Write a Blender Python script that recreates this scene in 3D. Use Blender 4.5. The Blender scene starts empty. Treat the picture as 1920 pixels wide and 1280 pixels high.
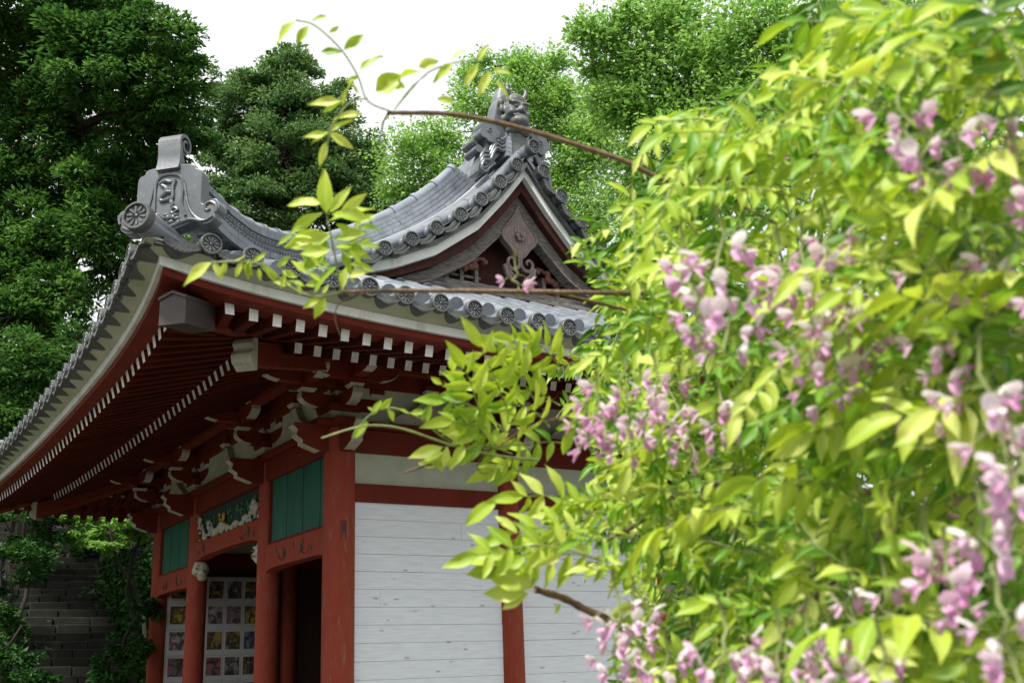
import bpy, math, random
import numpy as np
from mathutils import Vector, Matrix
random.seed(7); rng = np.random.default_rng(7)
scene = bpy.context.scene
C = scene.collection
R_ = math.radians

# ---------------------------------------------------------------- camera
CAM = np.array([-4.17449477, -9.5988949, 1.55])
YAW, PIT, ROL, FPX = R_(57.21788624), R_(16.83066717), R_(-2.19359535), 2059.04
cf = np.array([math.cos(YAW)*math.cos(PIT), math.sin(YAW)*math.cos(PIT), math.sin(PIT)])
cr = np.array([math.sin(YAW), -math.cos(YAW), 0.0]); cu = np.cross(cr, cf)
cr, cu = math.cos(ROL)*cr+math.sin(ROL)*cu, -math.sin(ROL)*cr+math.cos(ROL)*cu
cam_data = bpy.data.cameras.new('camera'); cam = bpy.data.objects.new('camera', cam_data); C.objects.link(cam)
M = Matrix(((cr[0], cu[0], -cf[0], CAM[0]), (cr[1], cu[1], -cf[1], CAM[1]), (cr[2], cu[2], -cf[2], CAM[2]), (0, 0, 0, 1)))
cam.matrix_world = M
cam_data.sensor_width = 36; cam_data.lens = FPX/1920*36; cam_data.clip_end = 2000; cam_data.clip_start = 0.05
cam_data.dof.use_dof = True; cam_data.dof.focus_distance = 8.6; cam_data.dof.aperture_fstop = 8.0
scene.camera = cam

# ---------------------------------------------------------------- sky, sun, exposure
SUN_EL, SUN_AZ = R_(56), math.atan2(-0.45, -0.9)
world = bpy.data.worlds.new('World'); scene.world = world; world.use_nodes = True
wt = world.node_tree; wt.nodes.clear()
wo = wt.nodes.new('ShaderNodeOutputWorld'); bg = wt.nodes.new('ShaderNodeBackground'); bg.inputs[1].default_value = 0.12
sky = wt.nodes.new('ShaderNodeTexSky'); sky.sky_type = 'NISHITA'; sky.sun_disc = False
sky.sun_elevation = SUN_EL; sky.sun_rotation = math.pi/2-SUN_AZ
tc = wt.nodes.new('ShaderNodeTexCoord'); nz = wt.nodes.new('ShaderNodeTexNoise'); nz.inputs['Scale'].default_value = 2.2
nz.inputs['Detail'].default_value = 6
mp = wt.nodes.new('ShaderNodeMapping'); mp.inputs['Scale'].default_value = (1, 1, 2.4)
rp = wt.nodes.new('ShaderNodeMapRange'); rp.inputs[1].default_value = 0.28; rp.inputs[2].default_value = 0.5
rp.inputs[3].default_value = 0.82; rp.inputs[4].default_value = 1.0
mx = wt.nodes.new('ShaderNodeMix'); mx.data_type = 'RGBA'; mx.inputs[7].default_value = (8.3, 8.4, 8.5, 1)
wt.links.new(tc.outputs['Generated'], mp.inputs[0]); wt.links.new(mp.outputs[0], nz.inputs['Vector'])
wt.links.new(nz.outputs['Fac'], rp.inputs[0]); wt.links.new(rp.outputs[0], mx.inputs[0])
wt.links.new(sky.outputs[0], mx.inputs[6]); wt.links.new(mx.outputs[2], bg.inputs[0]); wt.links.new(bg.outputs[0], wo.inputs[0])
sd = bpy.data.lights.new('sun', 'SUN'); sd.energy = 5.0; sd.angle = R_(5); sd.color = (1, .96, .88)
so = bpy.data.objects.new('sun', sd); C.objects.link(so)
sv = Vector((math.cos(SUN_EL)*math.cos(SUN_AZ), math.cos(SUN_EL)*math.sin(SUN_AZ), math.sin(SUN_EL)))
so.rotation_euler = sv.to_track_quat('Z', 'Y').to_euler(); so.location = (0, 0, 30)
vs = scene.view_settings; vs.view_transform = 'Standard'; vs.look = 'None'; vs.exposure = 0.3; vs.gamma = 1
scene.cycles.max_bounces = 7; scene.cycles.diffuse_bounces = 4; scene.cycles.transparent_max_bounces = 4
scene.cycles.sample_clamp_indirect = 6; scene.cycles.use_denoising = True

def at(px, py, depth):
    """world point seen at photo pixel (1920x1280) at a distance along the view axis"""
    return CAM + depth*(cf + cr*(px-960)/FPX - cu*(py-640)/FPX)

# ---------------------------------------------------------------- materials
MATS = {}
def mat(name, col, rough=.6, var=.25, scale=6, col2=None, bump=0, bscale=None, metal=0, spec=.5, stretch=None, transl=0, detail=5, thr=(.3, .7), objvar=0, grime=None):
    if name in MATS: return MATS[name]
    m = bpy.data.materials.new(name); m.use_nodes = True; nt = m.node_tree; N = nt.nodes; Lk = nt.links
    b = N['Principled BSDF']; out = N['Material Output']
    b.inputs['Roughness'].default_value = rough; b.inputs['Metallic'].default_value = metal
    b.inputs['Specular IOR Level'].default_value = spec
    tc = N.new('ShaderNodeTexCoord'); mp = N.new('ShaderNodeMapping')
    if stretch: mp.inputs['Scale'].default_value = stretch
    Lk.new(tc.outputs['Object'], mp.inputs[0])
    n = N.new('ShaderNodeTexNoise'); n.inputs['Scale'].default_value = scale; n.inputs['Detail'].default_value = detail
    n.inputs['Roughness'].default_value = .62
    Lk.new(mp.outputs[0], n.inputs['Vector'])
    cr_ = N.new('ShaderNodeValToRGB'); e = cr_.color_ramp.elements
    c2 = col2 if col2 else tuple(c*(1-var) for c in col)
    c1 = col if col2 else tuple(min(1, c*(1+var*.6)) for c in col)
    e[0].position = thr[0]; e[0].color = (*c2, 1); e[1].position = thr[1]; e[1].color = (*c1, 1)
    Lk.new(n.outputs['Fac'], cr_.inputs[0]); colo = cr_.outputs[0]
    if grime:      # (colour, scale, low, high, strength, stretch): patches of dirt or lichen with a shape of their own
        gc, gs, lo, hi, gst, gsx = grime
        m3 = N.new('ShaderNodeMapping'); m3.inputs['Scale'].default_value = gsx; Lk.new(tc.outputs['Object'], m3.inputs[0])
        n3 = N.new('ShaderNodeTexNoise'); n3.inputs['Scale'].default_value = gs; n3.inputs['Detail'].default_value = 8; n3.inputs['Roughness'].default_value = .7
        Lk.new(m3.outputs[0], n3.inputs['Vector'])
        mr = N.new('ShaderNodeMapRange'); mr.inputs[1].default_value = lo; mr.inputs[2].default_value = hi; mr.inputs[4].default_value = gst
        Lk.new(n3.outputs['Fac'], mr.inputs[0])
        mg = N.new('ShaderNodeMix'); mg.data_type = 'RGBA'; mg.inputs[7].default_value = (*gc, 1)
        Lk.new(mr.outputs[0], mg.inputs[0]); Lk.new(colo, mg.inputs[6]); colo = mg.outputs[2]
    if objvar:
        oi = N.new('ShaderNodeObjectInfo'); m2 = N.new('ShaderNodeMapRange'); m2.inputs[3].default_value = 1-objvar; m2.inputs[4].default_value = 1+objvar
        Lk.new(oi.outputs['Random'], m2.inputs[0]); vm = N.new('ShaderNodeVectorMath'); vm.operation = 'SCALE'
        Lk.new(colo, vm.inputs[0]); Lk.new(m2.outputs[0], vm.inputs['Scale']); colo = vm.outputs[0]
    Lk.new(colo, b.inputs['Base Color'])
    if bump:
        n2 = N.new('ShaderNodeTexNoise'); n2.inputs['Scale'].default_value = bscale or scale*4; n2.inputs['Detail'].default_value = 4
        Lk.new(mp.outputs[0], n2.inputs['Vector'])
        bp = N.new('ShaderNodeBump'); bp.inputs['Strength'].default_value = bump; bp.inputs['Distance'].default_value = .01
        Lk.new(n2.outputs['Fac'], bp.inputs['Height']); Lk.new(bp.outputs[0], b.inputs['Normal'])
    if transl:
        t = N.new('ShaderNodeBsdfTranslucent'); mxs = N.new('ShaderNodeMixShader'); mxs.inputs[0].default_value = transl
        Lk.new(cr_.outputs[0], t.inputs[0]); Lk.new(b.outputs[0], mxs.inputs[1]); Lk.new(t.outputs[0], mxs.inputs[2])
        Lk.new(mxs.outputs[0], out.inputs[0])
    MATS[name] = m; return m

def leaf_mat(name, cols, rough=.45, transl=.45, spec=.4, veins=False, tcol=None, csc=1.2):
    """leaf material: colour picked per leaf from a stored attribute, with a broad noise over it"""
    m = bpy.data.materials.new(name); m.use_nodes = True; nt = m.node_tree; N = nt.nodes; Lk = nt.links
    b = N['Principled BSDF']; out = N['Material Output']; b.inputs['Roughness'].default_value = rough
    b.inputs['Specular IOR Level'].default_value = spec
    a = N.new('ShaderNodeAttribute'); a.attribute_name = 'tone'
    tc = N.new('ShaderNodeTexCoord'); n = N.new('ShaderNodeTexNoise'); n.inputs['Scale'].default_value = csc
    Lk.new(tc.outputs['Object'], n.inputs['Vector'])
    ad = N.new('ShaderNodeMath'); ad.operation = 'MULTIPLY_ADD'; ad.inputs[1].default_value = .7; 
    Lk.new(a.outputs['Fac'], ad.inputs[0])
    sb = N.new('ShaderNodeMath'); sb.operation = 'MULTIPLY_ADD'; sb.inputs[1].default_value = .9; sb.inputs[2].default_value = -.3
    Lk.new(n.outputs['Fac'], sb.inputs[0]); Lk.new(sb.outputs[0], ad.inputs[2])
    r = N.new('ShaderNodeValToRGB'); e = r.color_ramp.elements
    for i, c in enumerate(cols):
        p = i/(len(cols)-1)
        if i == 0: e[0].position = 0; e[0].color = (*c, 1)
        elif i == len(cols)-1: e[-1].position = 1; e[-1].color = (*c, 1)
        else:
            k = e.new(p); k.color = (*c, 1)
    Lk.new(ad.outputs[0], r.inputs[0])
    if veins:     # pale midrib and slightly browned rims
        va = N.new('ShaderNodeAttribute'); va.attribute_name = 'mid'
        pw = N.new('ShaderNodeMapRange'); pw.inputs[1].default_value = .82; pw.inputs[2].default_value = 1.0; pw.inputs[4].default_value = .45; Lk.new(va.outputs['Fac'], pw.inputs[0])
        mv = N.new('ShaderNodeMix'); mv.data_type = 'RGBA'; mv.inputs[7].default_value = (.62, .72, .30, 1)
        Lk.new(pw.outputs[0], mv.inputs[0]); Lk.new(r.outputs[0], mv.inputs[6])
        n4 = N.new('ShaderNodeTexNoise'); n4.inputs['Scale'].default_value = 45; n4.inputs['Detail'].default_value = 5; Lk.new(tc.outputs['Object'], n4.inputs['Vector'])
        mr4 = N.new('ShaderNodeMapRange'); mr4.inputs[1].default_value = .62; mr4.inputs[2].default_value = .72; mr4.inputs[4].default_value = .5; Lk.new(n4.outputs['Fac'], mr4.inputs[0])
        mb4 = N.new('ShaderNodeMix'); mb4.data_type = 'RGBA'; mb4.inputs[7].default_value = (.42, .34, .06, 1)
        Lk.new(mr4.outputs[0], mb4.inputs[0]); Lk.new(mv.outputs[2], mb4.inputs[6])
        class _O: outputs = [mb4.outputs[2]]
        r = _O
    Lk.new(r.outputs[0], b.inputs['Base Color'])
    t = N.new('ShaderNodeBsdfTranslucent'); mxs = N.new('ShaderNodeMixShader'); mxs.inputs[0].default_value = transl
    if tcol:
        mm = N.new('ShaderNodeMix'); mm.data_type = 'RGBA'; mm.blend_type = 'MULTIPLY'; mm.inputs[0].default_value = 1
        mm.inputs[7].default_value = (*tcol, 1); Lk.new(r.outputs[0], mm.inputs[6]); Lk.new(mm.outputs[2], t.inputs[0])
    else: Lk.new(r.outputs[0], t.inputs[0])
    Lk.new(b.outputs[0], mxs.inputs[1]); Lk.new(t.outputs[0], mxs.inputs[2]); Lk.new(mxs.outputs[0], out.inputs[0])
    MATS[name] = m; return m

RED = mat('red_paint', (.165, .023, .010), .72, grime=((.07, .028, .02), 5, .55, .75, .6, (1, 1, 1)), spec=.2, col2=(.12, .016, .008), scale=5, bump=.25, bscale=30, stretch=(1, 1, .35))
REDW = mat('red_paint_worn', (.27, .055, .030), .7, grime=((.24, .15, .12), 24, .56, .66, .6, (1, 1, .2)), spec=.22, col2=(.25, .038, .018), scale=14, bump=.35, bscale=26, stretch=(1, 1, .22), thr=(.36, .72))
REDL = mat('red_soffit_shaded', (.095, .013, .005), .75, spec=.12, objvar=.2, col2=(.05, .007, .0035), scale=4, bump=.1)  # red paint darkened further, under-eave shade put into the colour
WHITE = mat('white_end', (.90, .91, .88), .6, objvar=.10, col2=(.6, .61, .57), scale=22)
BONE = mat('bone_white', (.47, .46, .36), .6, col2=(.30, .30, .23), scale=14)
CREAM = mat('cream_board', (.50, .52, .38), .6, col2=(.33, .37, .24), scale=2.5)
BAND = mat('white_band', (.80, .82, .78), .5, col2=(.62, .65, .58), scale=3.2, grime=((.28, .28, .18), 5, .54, .75, .7, (1, 1, .4)))
TILE = mat('roof_tile', (.155, .17, .185), .36, objvar=.12, grime=((.20, .21, .17), 14, .56, .68, .5, (1, 1, 1)), col2=(.085, .095, .105), scale=3.5, bump=.12, bscale=60, metal=.25, spec=.6)
TILEL = mat('roof_tile_lit', (.28, .31, .35), .27, objvar=.14, grime=((.10, .105, .10), 7, .55, .72, .7, (1, 1, 1)), col2=(.15, .168, .195), scale=5, bump=.1, bscale=50, metal=.2, spec=.6)  # lighter tile copy, sky highlight on the roof tops put into the colour
TILED = mat('roof_tile_dark', (.115, .125, .12), .45, objvar=.2, grime=((.20, .21, .17), 30, .55, .7, .5, (1, 1, 1)), col2=(.05, .055, .052), scale=12, bump=.2, bscale=50, metal=.1)
GREEN = mat('green_panel', (.008, .115, .07), .55, col2=(.006, .07, .045), scale=3, stretch=(3, 3, .6))
GREYW = mat('weathered_wood', (.27, .25, .225), .8, col2=(.09, .075, .065), scale=9, bump=.8, bscale=22, stretch=(1.2, 1, 7), thr=(.35, .65))
DARKW = mat('dark_wood', (.07, .028, .016), .6, col2=(.035, .014, .009), scale=6, stretch=(4, 4, .5))
GREYM = mat('grey_metal', (.085, .070, .060), .45, col2=(.055, .047, .041), scale=9, metal=.3)
REDG = mat('red_gable_shaded', (.075, .026, .018), .8, spec=.2, col2=(.032, .014, .011), scale=9, bump=.4, bscale=20)  # red darkened to carry the shade of the recessed gable
STRIP = mat('skylit_tile', (.52, .54, .56), .4, col2=(.40, .42, .44), scale=6)  # tile lightened to carry the sky light on the strip's flat top
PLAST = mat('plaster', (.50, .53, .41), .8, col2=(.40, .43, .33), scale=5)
BLACK = mat('black', (.02, .02, .018), .6)
STONE = mat('old_stone', (.028, .026, .019), .9, col2=(.010, .013, .007), scale=4, bump=.9, bscale=9)
MOSSY = mat('mossy_stone', (.022, .022, .015), .9, col2=(.02, .045, .008), scale=3, bump=.9, bscale=8)
BARK = mat('bark', (.05, .038, .028), .9, col2=(.018, .014, .011), scale=6, bump=1, bscale=14, stretch=(3, 3, .6))

def board_mat():
    m = bpy.data.materials.new('white_boards'); m.use_nodes = True; nt = m.node_tree; N = nt.nodes; L = nt.links
    b = N['Principled BSDF']; b.inputs['Roughness'].default_value = .6
    tc = N.new('ShaderNodeTexCoord'); mp = N.new('ShaderNodeMapping'); mp.inputs['Scale'].default_value = (1.3, 1, 14)
    L.new(tc.outputs['Object'], mp.inputs[0])
    n = N.new('ShaderNodeTexNoise'); n.inputs['Scale'].default_value = 3.5; n.inputs['Detail'].default_value = 7; L.new(mp.outputs[0], n.inputs['Vector'])
    r = N.new('ShaderNodeValToRGB'); e = r.color_ramp.elements
    e[0].position = .3; e[0].color = (.70, .75, .775, 1); e[1].position = .62; e[1].color = (.80, .855, .885, 1)
    L.new(n.outputs['Fac'], r.inputs[0])
    # knots and scuffs
    v = N.new('ShaderNodeTexVoronoi'); v.inputs['Scale'].default_value = 4.2
    mp2 = N.new('ShaderNodeMapping'); mp2.inputs['Scale'].default_value = (1, 1, 2.6); L.new(tc.outputs['Object'], mp2.inputs[0])
    nn = N.new('ShaderNodeTexNoise'); nn.inputs['Scale'].default_value = 9
    mixv = N.new('ShaderNodeMix'); mixv.data_type = 'RGBA'; mixv.inputs[0].default_value = .06
    L.new(mp2.outputs[0], nn.inputs['Vector']); L.new(mp2.outputs[0], mixv.inputs[6]); L.new(nn.outputs['Color'], mixv.inputs[7]); L.new(mixv.outputs[2], v.inputs['Vector'])
    k = N.new('ShaderNodeMapRange'); k.inputs[1].default_value = .04; k.inputs[2].default_value = .15; k.inputs[3].default_value = .7; k.inputs[4].default_value = 0
    L.new(v.outputs['Distance'], k.inputs[0])
    mk = N.new('ShaderNodeMix'); mk.data_type = 'RGBA'; mk.inputs[7].default_value = (.26, .25, .22, 1)
    L.new(k.outputs[0], mk.inputs[0]); L.new(r.outputs[0], mk.inputs[6]); L.new(mk.outputs[2], b.inputs['Base Color'])
    bp = N.new('ShaderNodeBump'); bp.inputs['Strength'].default_value = .25; bp.inputs['Distance'].default_value = .005
    L.new(n.outputs['Fac'], bp.inputs['Height']); L.new(bp.outputs[0], b.inputs['Normal'])
    return m
BOARDS = board_mat()

# ---------------------------------------------------------------- mesh builder
class MB:
    def __init__(s): s.v = []; s.f = []; s.m = []
    def add(s, vs, fs, mi=0):
        o = len(s.v); s.v += [tuple(map(float, p)) for p in vs]; s.f += [tuple(i+o for i in f) for f in fs]
        s.m += (list(mi) if hasattr(mi, '__len__') else [mi]*len(fs))
    def box(s, x0, x1, y0, y1, z0, z1, mi=0):
        s.add([(x0,y0,z0),(x1,y0,z0),(x1,y1,z0),(x0,y1,z0),(x0,y0,z1),(x1,y0,z1),(x1,y1,z1),(x0,y1,z1)],
              [(0,3,2,1),(4,5,6,7),(0,1,5,4),(1,2,6,5),(2,3,7,6),(3,0,4,7)], mi)
    def beam(s, a, b, w, h, up=(0,0,1), mi=0, endmi=None):
        a = np.array(a, float); b = np.array(b, float); d = b-a; d /= np.linalg.norm(d)
        sd = np.cross(d, up); sd /= np.linalg.norm(sd); u = np.cross(sd, d)
        vs = [p+sd*i*w/2+u*j*h/2 for p in (a, b) for i, j in ((-1,-1),(1,-1),(1,1),(-1,1))]
        e = mi if endmi is None else endmi
        s.add(vs, [(0,3,2,1),(4,5,6,7),(0,1,5,4),(1,2,6,5),(2,3,7,6),(3,0,4,7)], [e, e, mi, mi, mi, mi])
    def tube(s, pts, rad, n=8, caps=True, mi=0):
        pts = [np.array(p, float) for p in pts]
        if not hasattr(rad, '__len__'): rad = [rad]*len(pts)
        rings = []; ref = None
        for i, p in enumerate(pts):
            d = pts[min(i+1, len(pts)-1)]-pts[max(i-1, 0)]; d = d/(np.linalg.norm(d)+1e-12)
            if ref is None: ref = np.array((0,0,1.)) if abs(d[2]) < .9 else np.array((1.,0,0))
            a = np.cross(d, ref); a /= np.linalg.norm(a)+1e-12; b = np.cross(a, d); ref = b
            rings.append([p+rad[i]*(math.cos(2*math.pi*k/n)*a+math.sin(2*math.pi*k/n)*b) for k in range(n)])
        vs = [q for r in rings for q in r]; fs = []
        for i in range(len(pts)-1):
            for k in range(n):
                k2 = (k+1) % n; fs.append((i*n+k, i*n+k2, (i+1)*n+k2, (i+1)*n+k))
        if caps: fs += [tuple(range(n)), tuple(range((len(pts)-1)*n+n-1, (len(pts)-1)*n-1, -1))]
        s.add(vs, fs, mi)
    def prism(s, prof, O, A, B, D, t0, t1, mi=0, sidemi=None):
        """2D outline prof (a,b) in plane A,B from O, pushed along D from t0 to t1"""
        O, A, B, D = [np.array(q, float) for q in (O, A, B, D)]
        n = len(prof); vs = [O+A*a+B*b+D*t for t in (t0, t1) for a, b in prof]
        fs = [tuple(range(n-1, -1, -1)), tuple(range(n, 2*n))]; ms = [mi, mi]
        for i in range(n):
            j = (i+1) % n; fs.append((i, j, n+j, n+i))
            ms.append(mi if sidemi is None else (sidemi(i) if callable(sidemi) else sidemi))
        s.add(vs, fs, ms)
    def strip(s, top, bot, D, t0, t1, mi=0):
        """two matching 3D polylines joined into a slab thickened along D"""
        D = np.array(D, float); n = len(top)
        vs = [np.array(p)+D*t for t in (t0, t1) for p in list(top)+list(bot)]
        fs = []
        for i in range(n-1):
            fs += [(i, i+1, n+i+1, n+i), (2*n+i, 3*n+i, 3*n+i+1, 2*n+i+1), (i, 2*n+i, 2*n+i+1, i+1), (n+i, n+i+1, 3*n+i+1, 3*n+i)]
        fs += [(0, n, 3*n, 2*n), (n-1, 3*n-1, 4*n-1, 2*n-1)]
        s.add(vs, fs, mi)
    def ball(s, c, r, n=10, m=7, mi=0, rot=None):
        c = np.array(c, float); r = np.array(r if hasattr(r, '__len__') else (r, r, r), float); vs = []; fs = []
        for i in range(m+1):
            t = math.pi*i/m
            for k in range(n):
                p = np.array((math.sin(t)*math.cos(2*math.pi*k/n), math.sin(t)*math.sin(2*math.pi*k/n), math.cos(t)))*r
                if rot is not None: p = rot @ p
                vs.append(c+p)
        for i in range(m):
            for k in range(n): fs.append((i*n+k, (i+1)*n+k, (i+1)*n+(k+1) % n, i*n+(k+1) % n))
        s.add(vs, fs, mi)
    def mesh(s, name, mats, smooth=False):
        me = bpy.data.meshes.new(name); me.from_pydata(s.v, [], s.f)
        for m in (mats if isinstance(mats, (list, tuple)) else [mats]): me.materials.append(m)
        me.polygons.foreach_set('material_index', s.m)
        me.validate(); me.update()
        if smooth:
            me.polygons.foreach_set('use_smooth', [True]*len(me.polygons))
            if smooth != 'all': me.set_sharp_from_angle(angle=R_(38))
        return me
    def build(s, name, mats, parent=None, smooth=False, bevel=0, remesh=0, mw=None):
        o = bpy.data.objects.new(name, s.mesh(name, mats, smooth)); C.objects.link(o)
        if parent: o.parent = parent
        if mw is not None: o.matrix_world = mw
        if bevel:
            b = o.modifiers.new('bevel', 'BEVEL'); b.width = bevel; b.segments = 2; b.limit_method = 'ANGLE'
        if remesh:
            r = o.modifiers.new('remesh', 'REMESH'); r.mode = 'VOXEL'; r.voxel_size = remesh; r.use_smooth_shade = True
            sm = o.modifiers.new('smooth', 'SMOOTH'); sm.iterations = 2
        return o
def tag(o, label, cat, group=None, kind=None):
    if label: o['label'] = label
    if cat: o['category'] = cat
    if group: o['group'] = group
    if kind: o['kind'] = kind
    return o
def thing(name, label, cat, loc=(0,0,0), group=None):
    o = bpy.data.objects.new(name, None); C.objects.link(o); o.location = loc; o.empty_display_size = .2
    return tag(o, label, cat, group)
def inst(name, me, parent, A, O, U, P):
    """object sharing a mesh, local x->A, y->O, z->U, at P"""
    o = bpy.data.objects.new(name, me); C.objects.link(o); o.parent = parent
    o.matrix_world = Matrix(((A[0],O[0],U[0],P[0]),(A[1],O[1],U[1],P[1]),(A[2],O[2],U[2],P[2]),(0,0,0,1)))
    return o
def interp(x, xs, ys): return float(np.interp(x, xs, ys))
def smooth_curve(pts, n):
    """Catmull-Rom through points"""
    P = [np.array(p, float) for p in pts]; P = [2*P[0]-P[1]]+P+[2*P[-1]-P[-2]]; out = []
    for i in range(1, len(P)-2):
        for k in range(n):
            t = k/n; a, b, c, d = P[i-1:i+3]
            out.append(.5*((2*b)+(-a+c)*t+(2*a-5*b+4*c-d)*t*t+(-a+3*b-3*c+d)*t**3))
    out.append(P[-2]); return out

# ---------------------------------------------------------------- hall dimensions (metres)
W, L = 3.74, 6.09
YP = [0, 1.85, 4.39, 6.09]; XP = [0, 1.87, 3.74]
EE = 2.38; SP = .312
PD = [-.1, 0, .5, 1, 1.5, 2, 2.52, 2.81, 3.09, 3.37, 3.62, 3.86, 4.08, 4.25, 4.4]
PZ = [4.275, 4.32, 4.55, 4.79, 5.03, 5.27, 5.53, 5.69, 5.86, 6.06, 6.27, 6.50, 6.75, 6.96, 7.16]
def p(d): return interp(d, PD, PZ)
SIDES = {'S': (lambda t, e: (t, -e), W), 'W': (lambda t, e: (-e, t), L), 'N': (lambda t, e: (t, L+e), W), 'E': (lambda t, e: (W+e, t), L)}
def cdist(t, ln): return max(0, min(t+2.37, ln+2.37-t))
def dz(t, ln): return .2*math.exp(-cdist(t, ln)/1.5)
def do(t, ln): return .17*math.exp(-cdist(t, ln)/1.2)
def rz(t, e, ln):
    d = EE+do(t, ln)-e
    return p(EE-e)+ (dz(t, ln))*math.exp(-max(0, EE-e)/1.1) + (0 if e < EE-.3 else 0)
def P3(side, t, e, z):
    q = SIDES[side][0](t, e); return np.array((q[0], q[1], z))
def frame(side):
    a = P3(side, 1, 0, 0)-P3(side, 0, 0, 0); o = P3(side, 0, 1, 0)-P3(side, 0, 0, 0)
    return a, o, np.array((0,0,1.))

hall = thing('temple_hall', 'red and white wooden temple hall with curved grey tiled roof', 'temple', (0, 0, 0))

# ---------- roof tile pieces shared
def eave_tile_mesh(sp, disc=True, pan=True, back=.34):
    b = MB(); n = 24; r = .078
    if not disc: n = 24
    def ring(rr, y): return [(rr*math.cos(2*math.pi*k/n), y, rr*math.sin(2*math.pi*k/n)) for k in range(n)]
    rings = [ring(.070, -back), ring(.070, -.05), ring(r, -.045), ring(r, .012), ring(r-.004, .017), ring(r-.014, .017), ring(r-.016, .002)]
    vs = [q for R in rings for q in R]; fs = []; ms = []
    for i in range(len(rings)-1):
        for k in range(n): fs.append((i*n+k, i*n+(k+1) % n, (i+1)*n+(k+1) % n, (i+1)*n+k)); ms.append(0 if i < 2 else 1)
    fs.append(tuple(range((len(rings)-1)*n, len(rings)*n))); ms.append(1)
    if disc: b.add(vs, fs, ms)
    for k in range(10 if disc else 0):     # petals
        a = 2*math.pi*k/10+.2; ca, sa = math.cos(a), math.sin(a)
        prof = [(.010, 0), (.030, -.0075), (.048, -.0105), (.056, -.004), (.058, 0), (.056, .004), (.048, .0105), (.030, .0075)]
        base = [(x*ca-z*sa, .0025, x*sa+z*ca) for x, z in prof]
        top = [((x*.86+.006)*ca-z*.45*sa, .011, (x*.86+.006)*sa+z*.45*ca) for x, z in prof]
        m = len(prof); fs = [tuple(range(m, 2*m))]+[(i, (i+1) % m, m+(i+1) % m, m+i) for i in range(m)]
        b.add(base+top, fs, 2)
    if disc: b.ball((0, .006, 0), (.010, .008, .010), 8, 5, 2)
    # crescent pan tiles hanging between this disc and the next
    x0, x1 = .055, sp-.055; K = 10
    for (zt, zb, y1, mi) in (((-.012, -.045, -.012, 1), (-.052, -.105, .006, 1)) if pan else ()):
        top = []; bot = []
        for k in range(K+1):
            t = k/K; x = x0+(x1-x0)*t; s = math.sin(math.pi*t)
            top.append((x, 0, zt-.022*s)); bot.append((x, 0, zb*(.62 if zb < -.08 else 1)-(.042 if zb < -.08 else .022)*s))
        b.strip(top, bot, (0, 1, 0), -.34, y1, mi)
    for k in range(7 if pan else 0):      # raised arabesque on the lower one
        t = (k+.8)/7.6; x = x0+(x1-x0)*t; s = math.sin(math.pi*t)
        b.ball((x, .006, -.070-.024*s), (.011, .003, .006), 6, 4, 1)
    return b.mesh('eave_tile', [TILEL, TILED, TILE], smooth=True)
EAVE = eave_tile_mesh(SP); DISC = eave_tile_mesh(SP, True, False, .42); PANT = eave_tile_mesh(SP, False, True); VERGE = eave_tile_mesh(SP, True, True, .46)

def tile_row(b, side, t, e0, e1, ln, r=.070, dzc=.012):
    """one row of round cover tiles with a visible lap every third of a metre"""
    e = e0; k = 0; pts = []; rad = []
    while e > e1+.02:
        e2 = max(e-.33, e1)
        for q, rr in ((e, r+.004), (e-.012, r+.004), (e-.5*(e-e2), r), (e2+.004, r-.003)):
            pts.append(P3(side, t, q, rz(t, q, ln)+dzc)); rad.append(rr)
        e = e2
    if len(pts) > 1: b.tube(pts, rad, 12, True)

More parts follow.
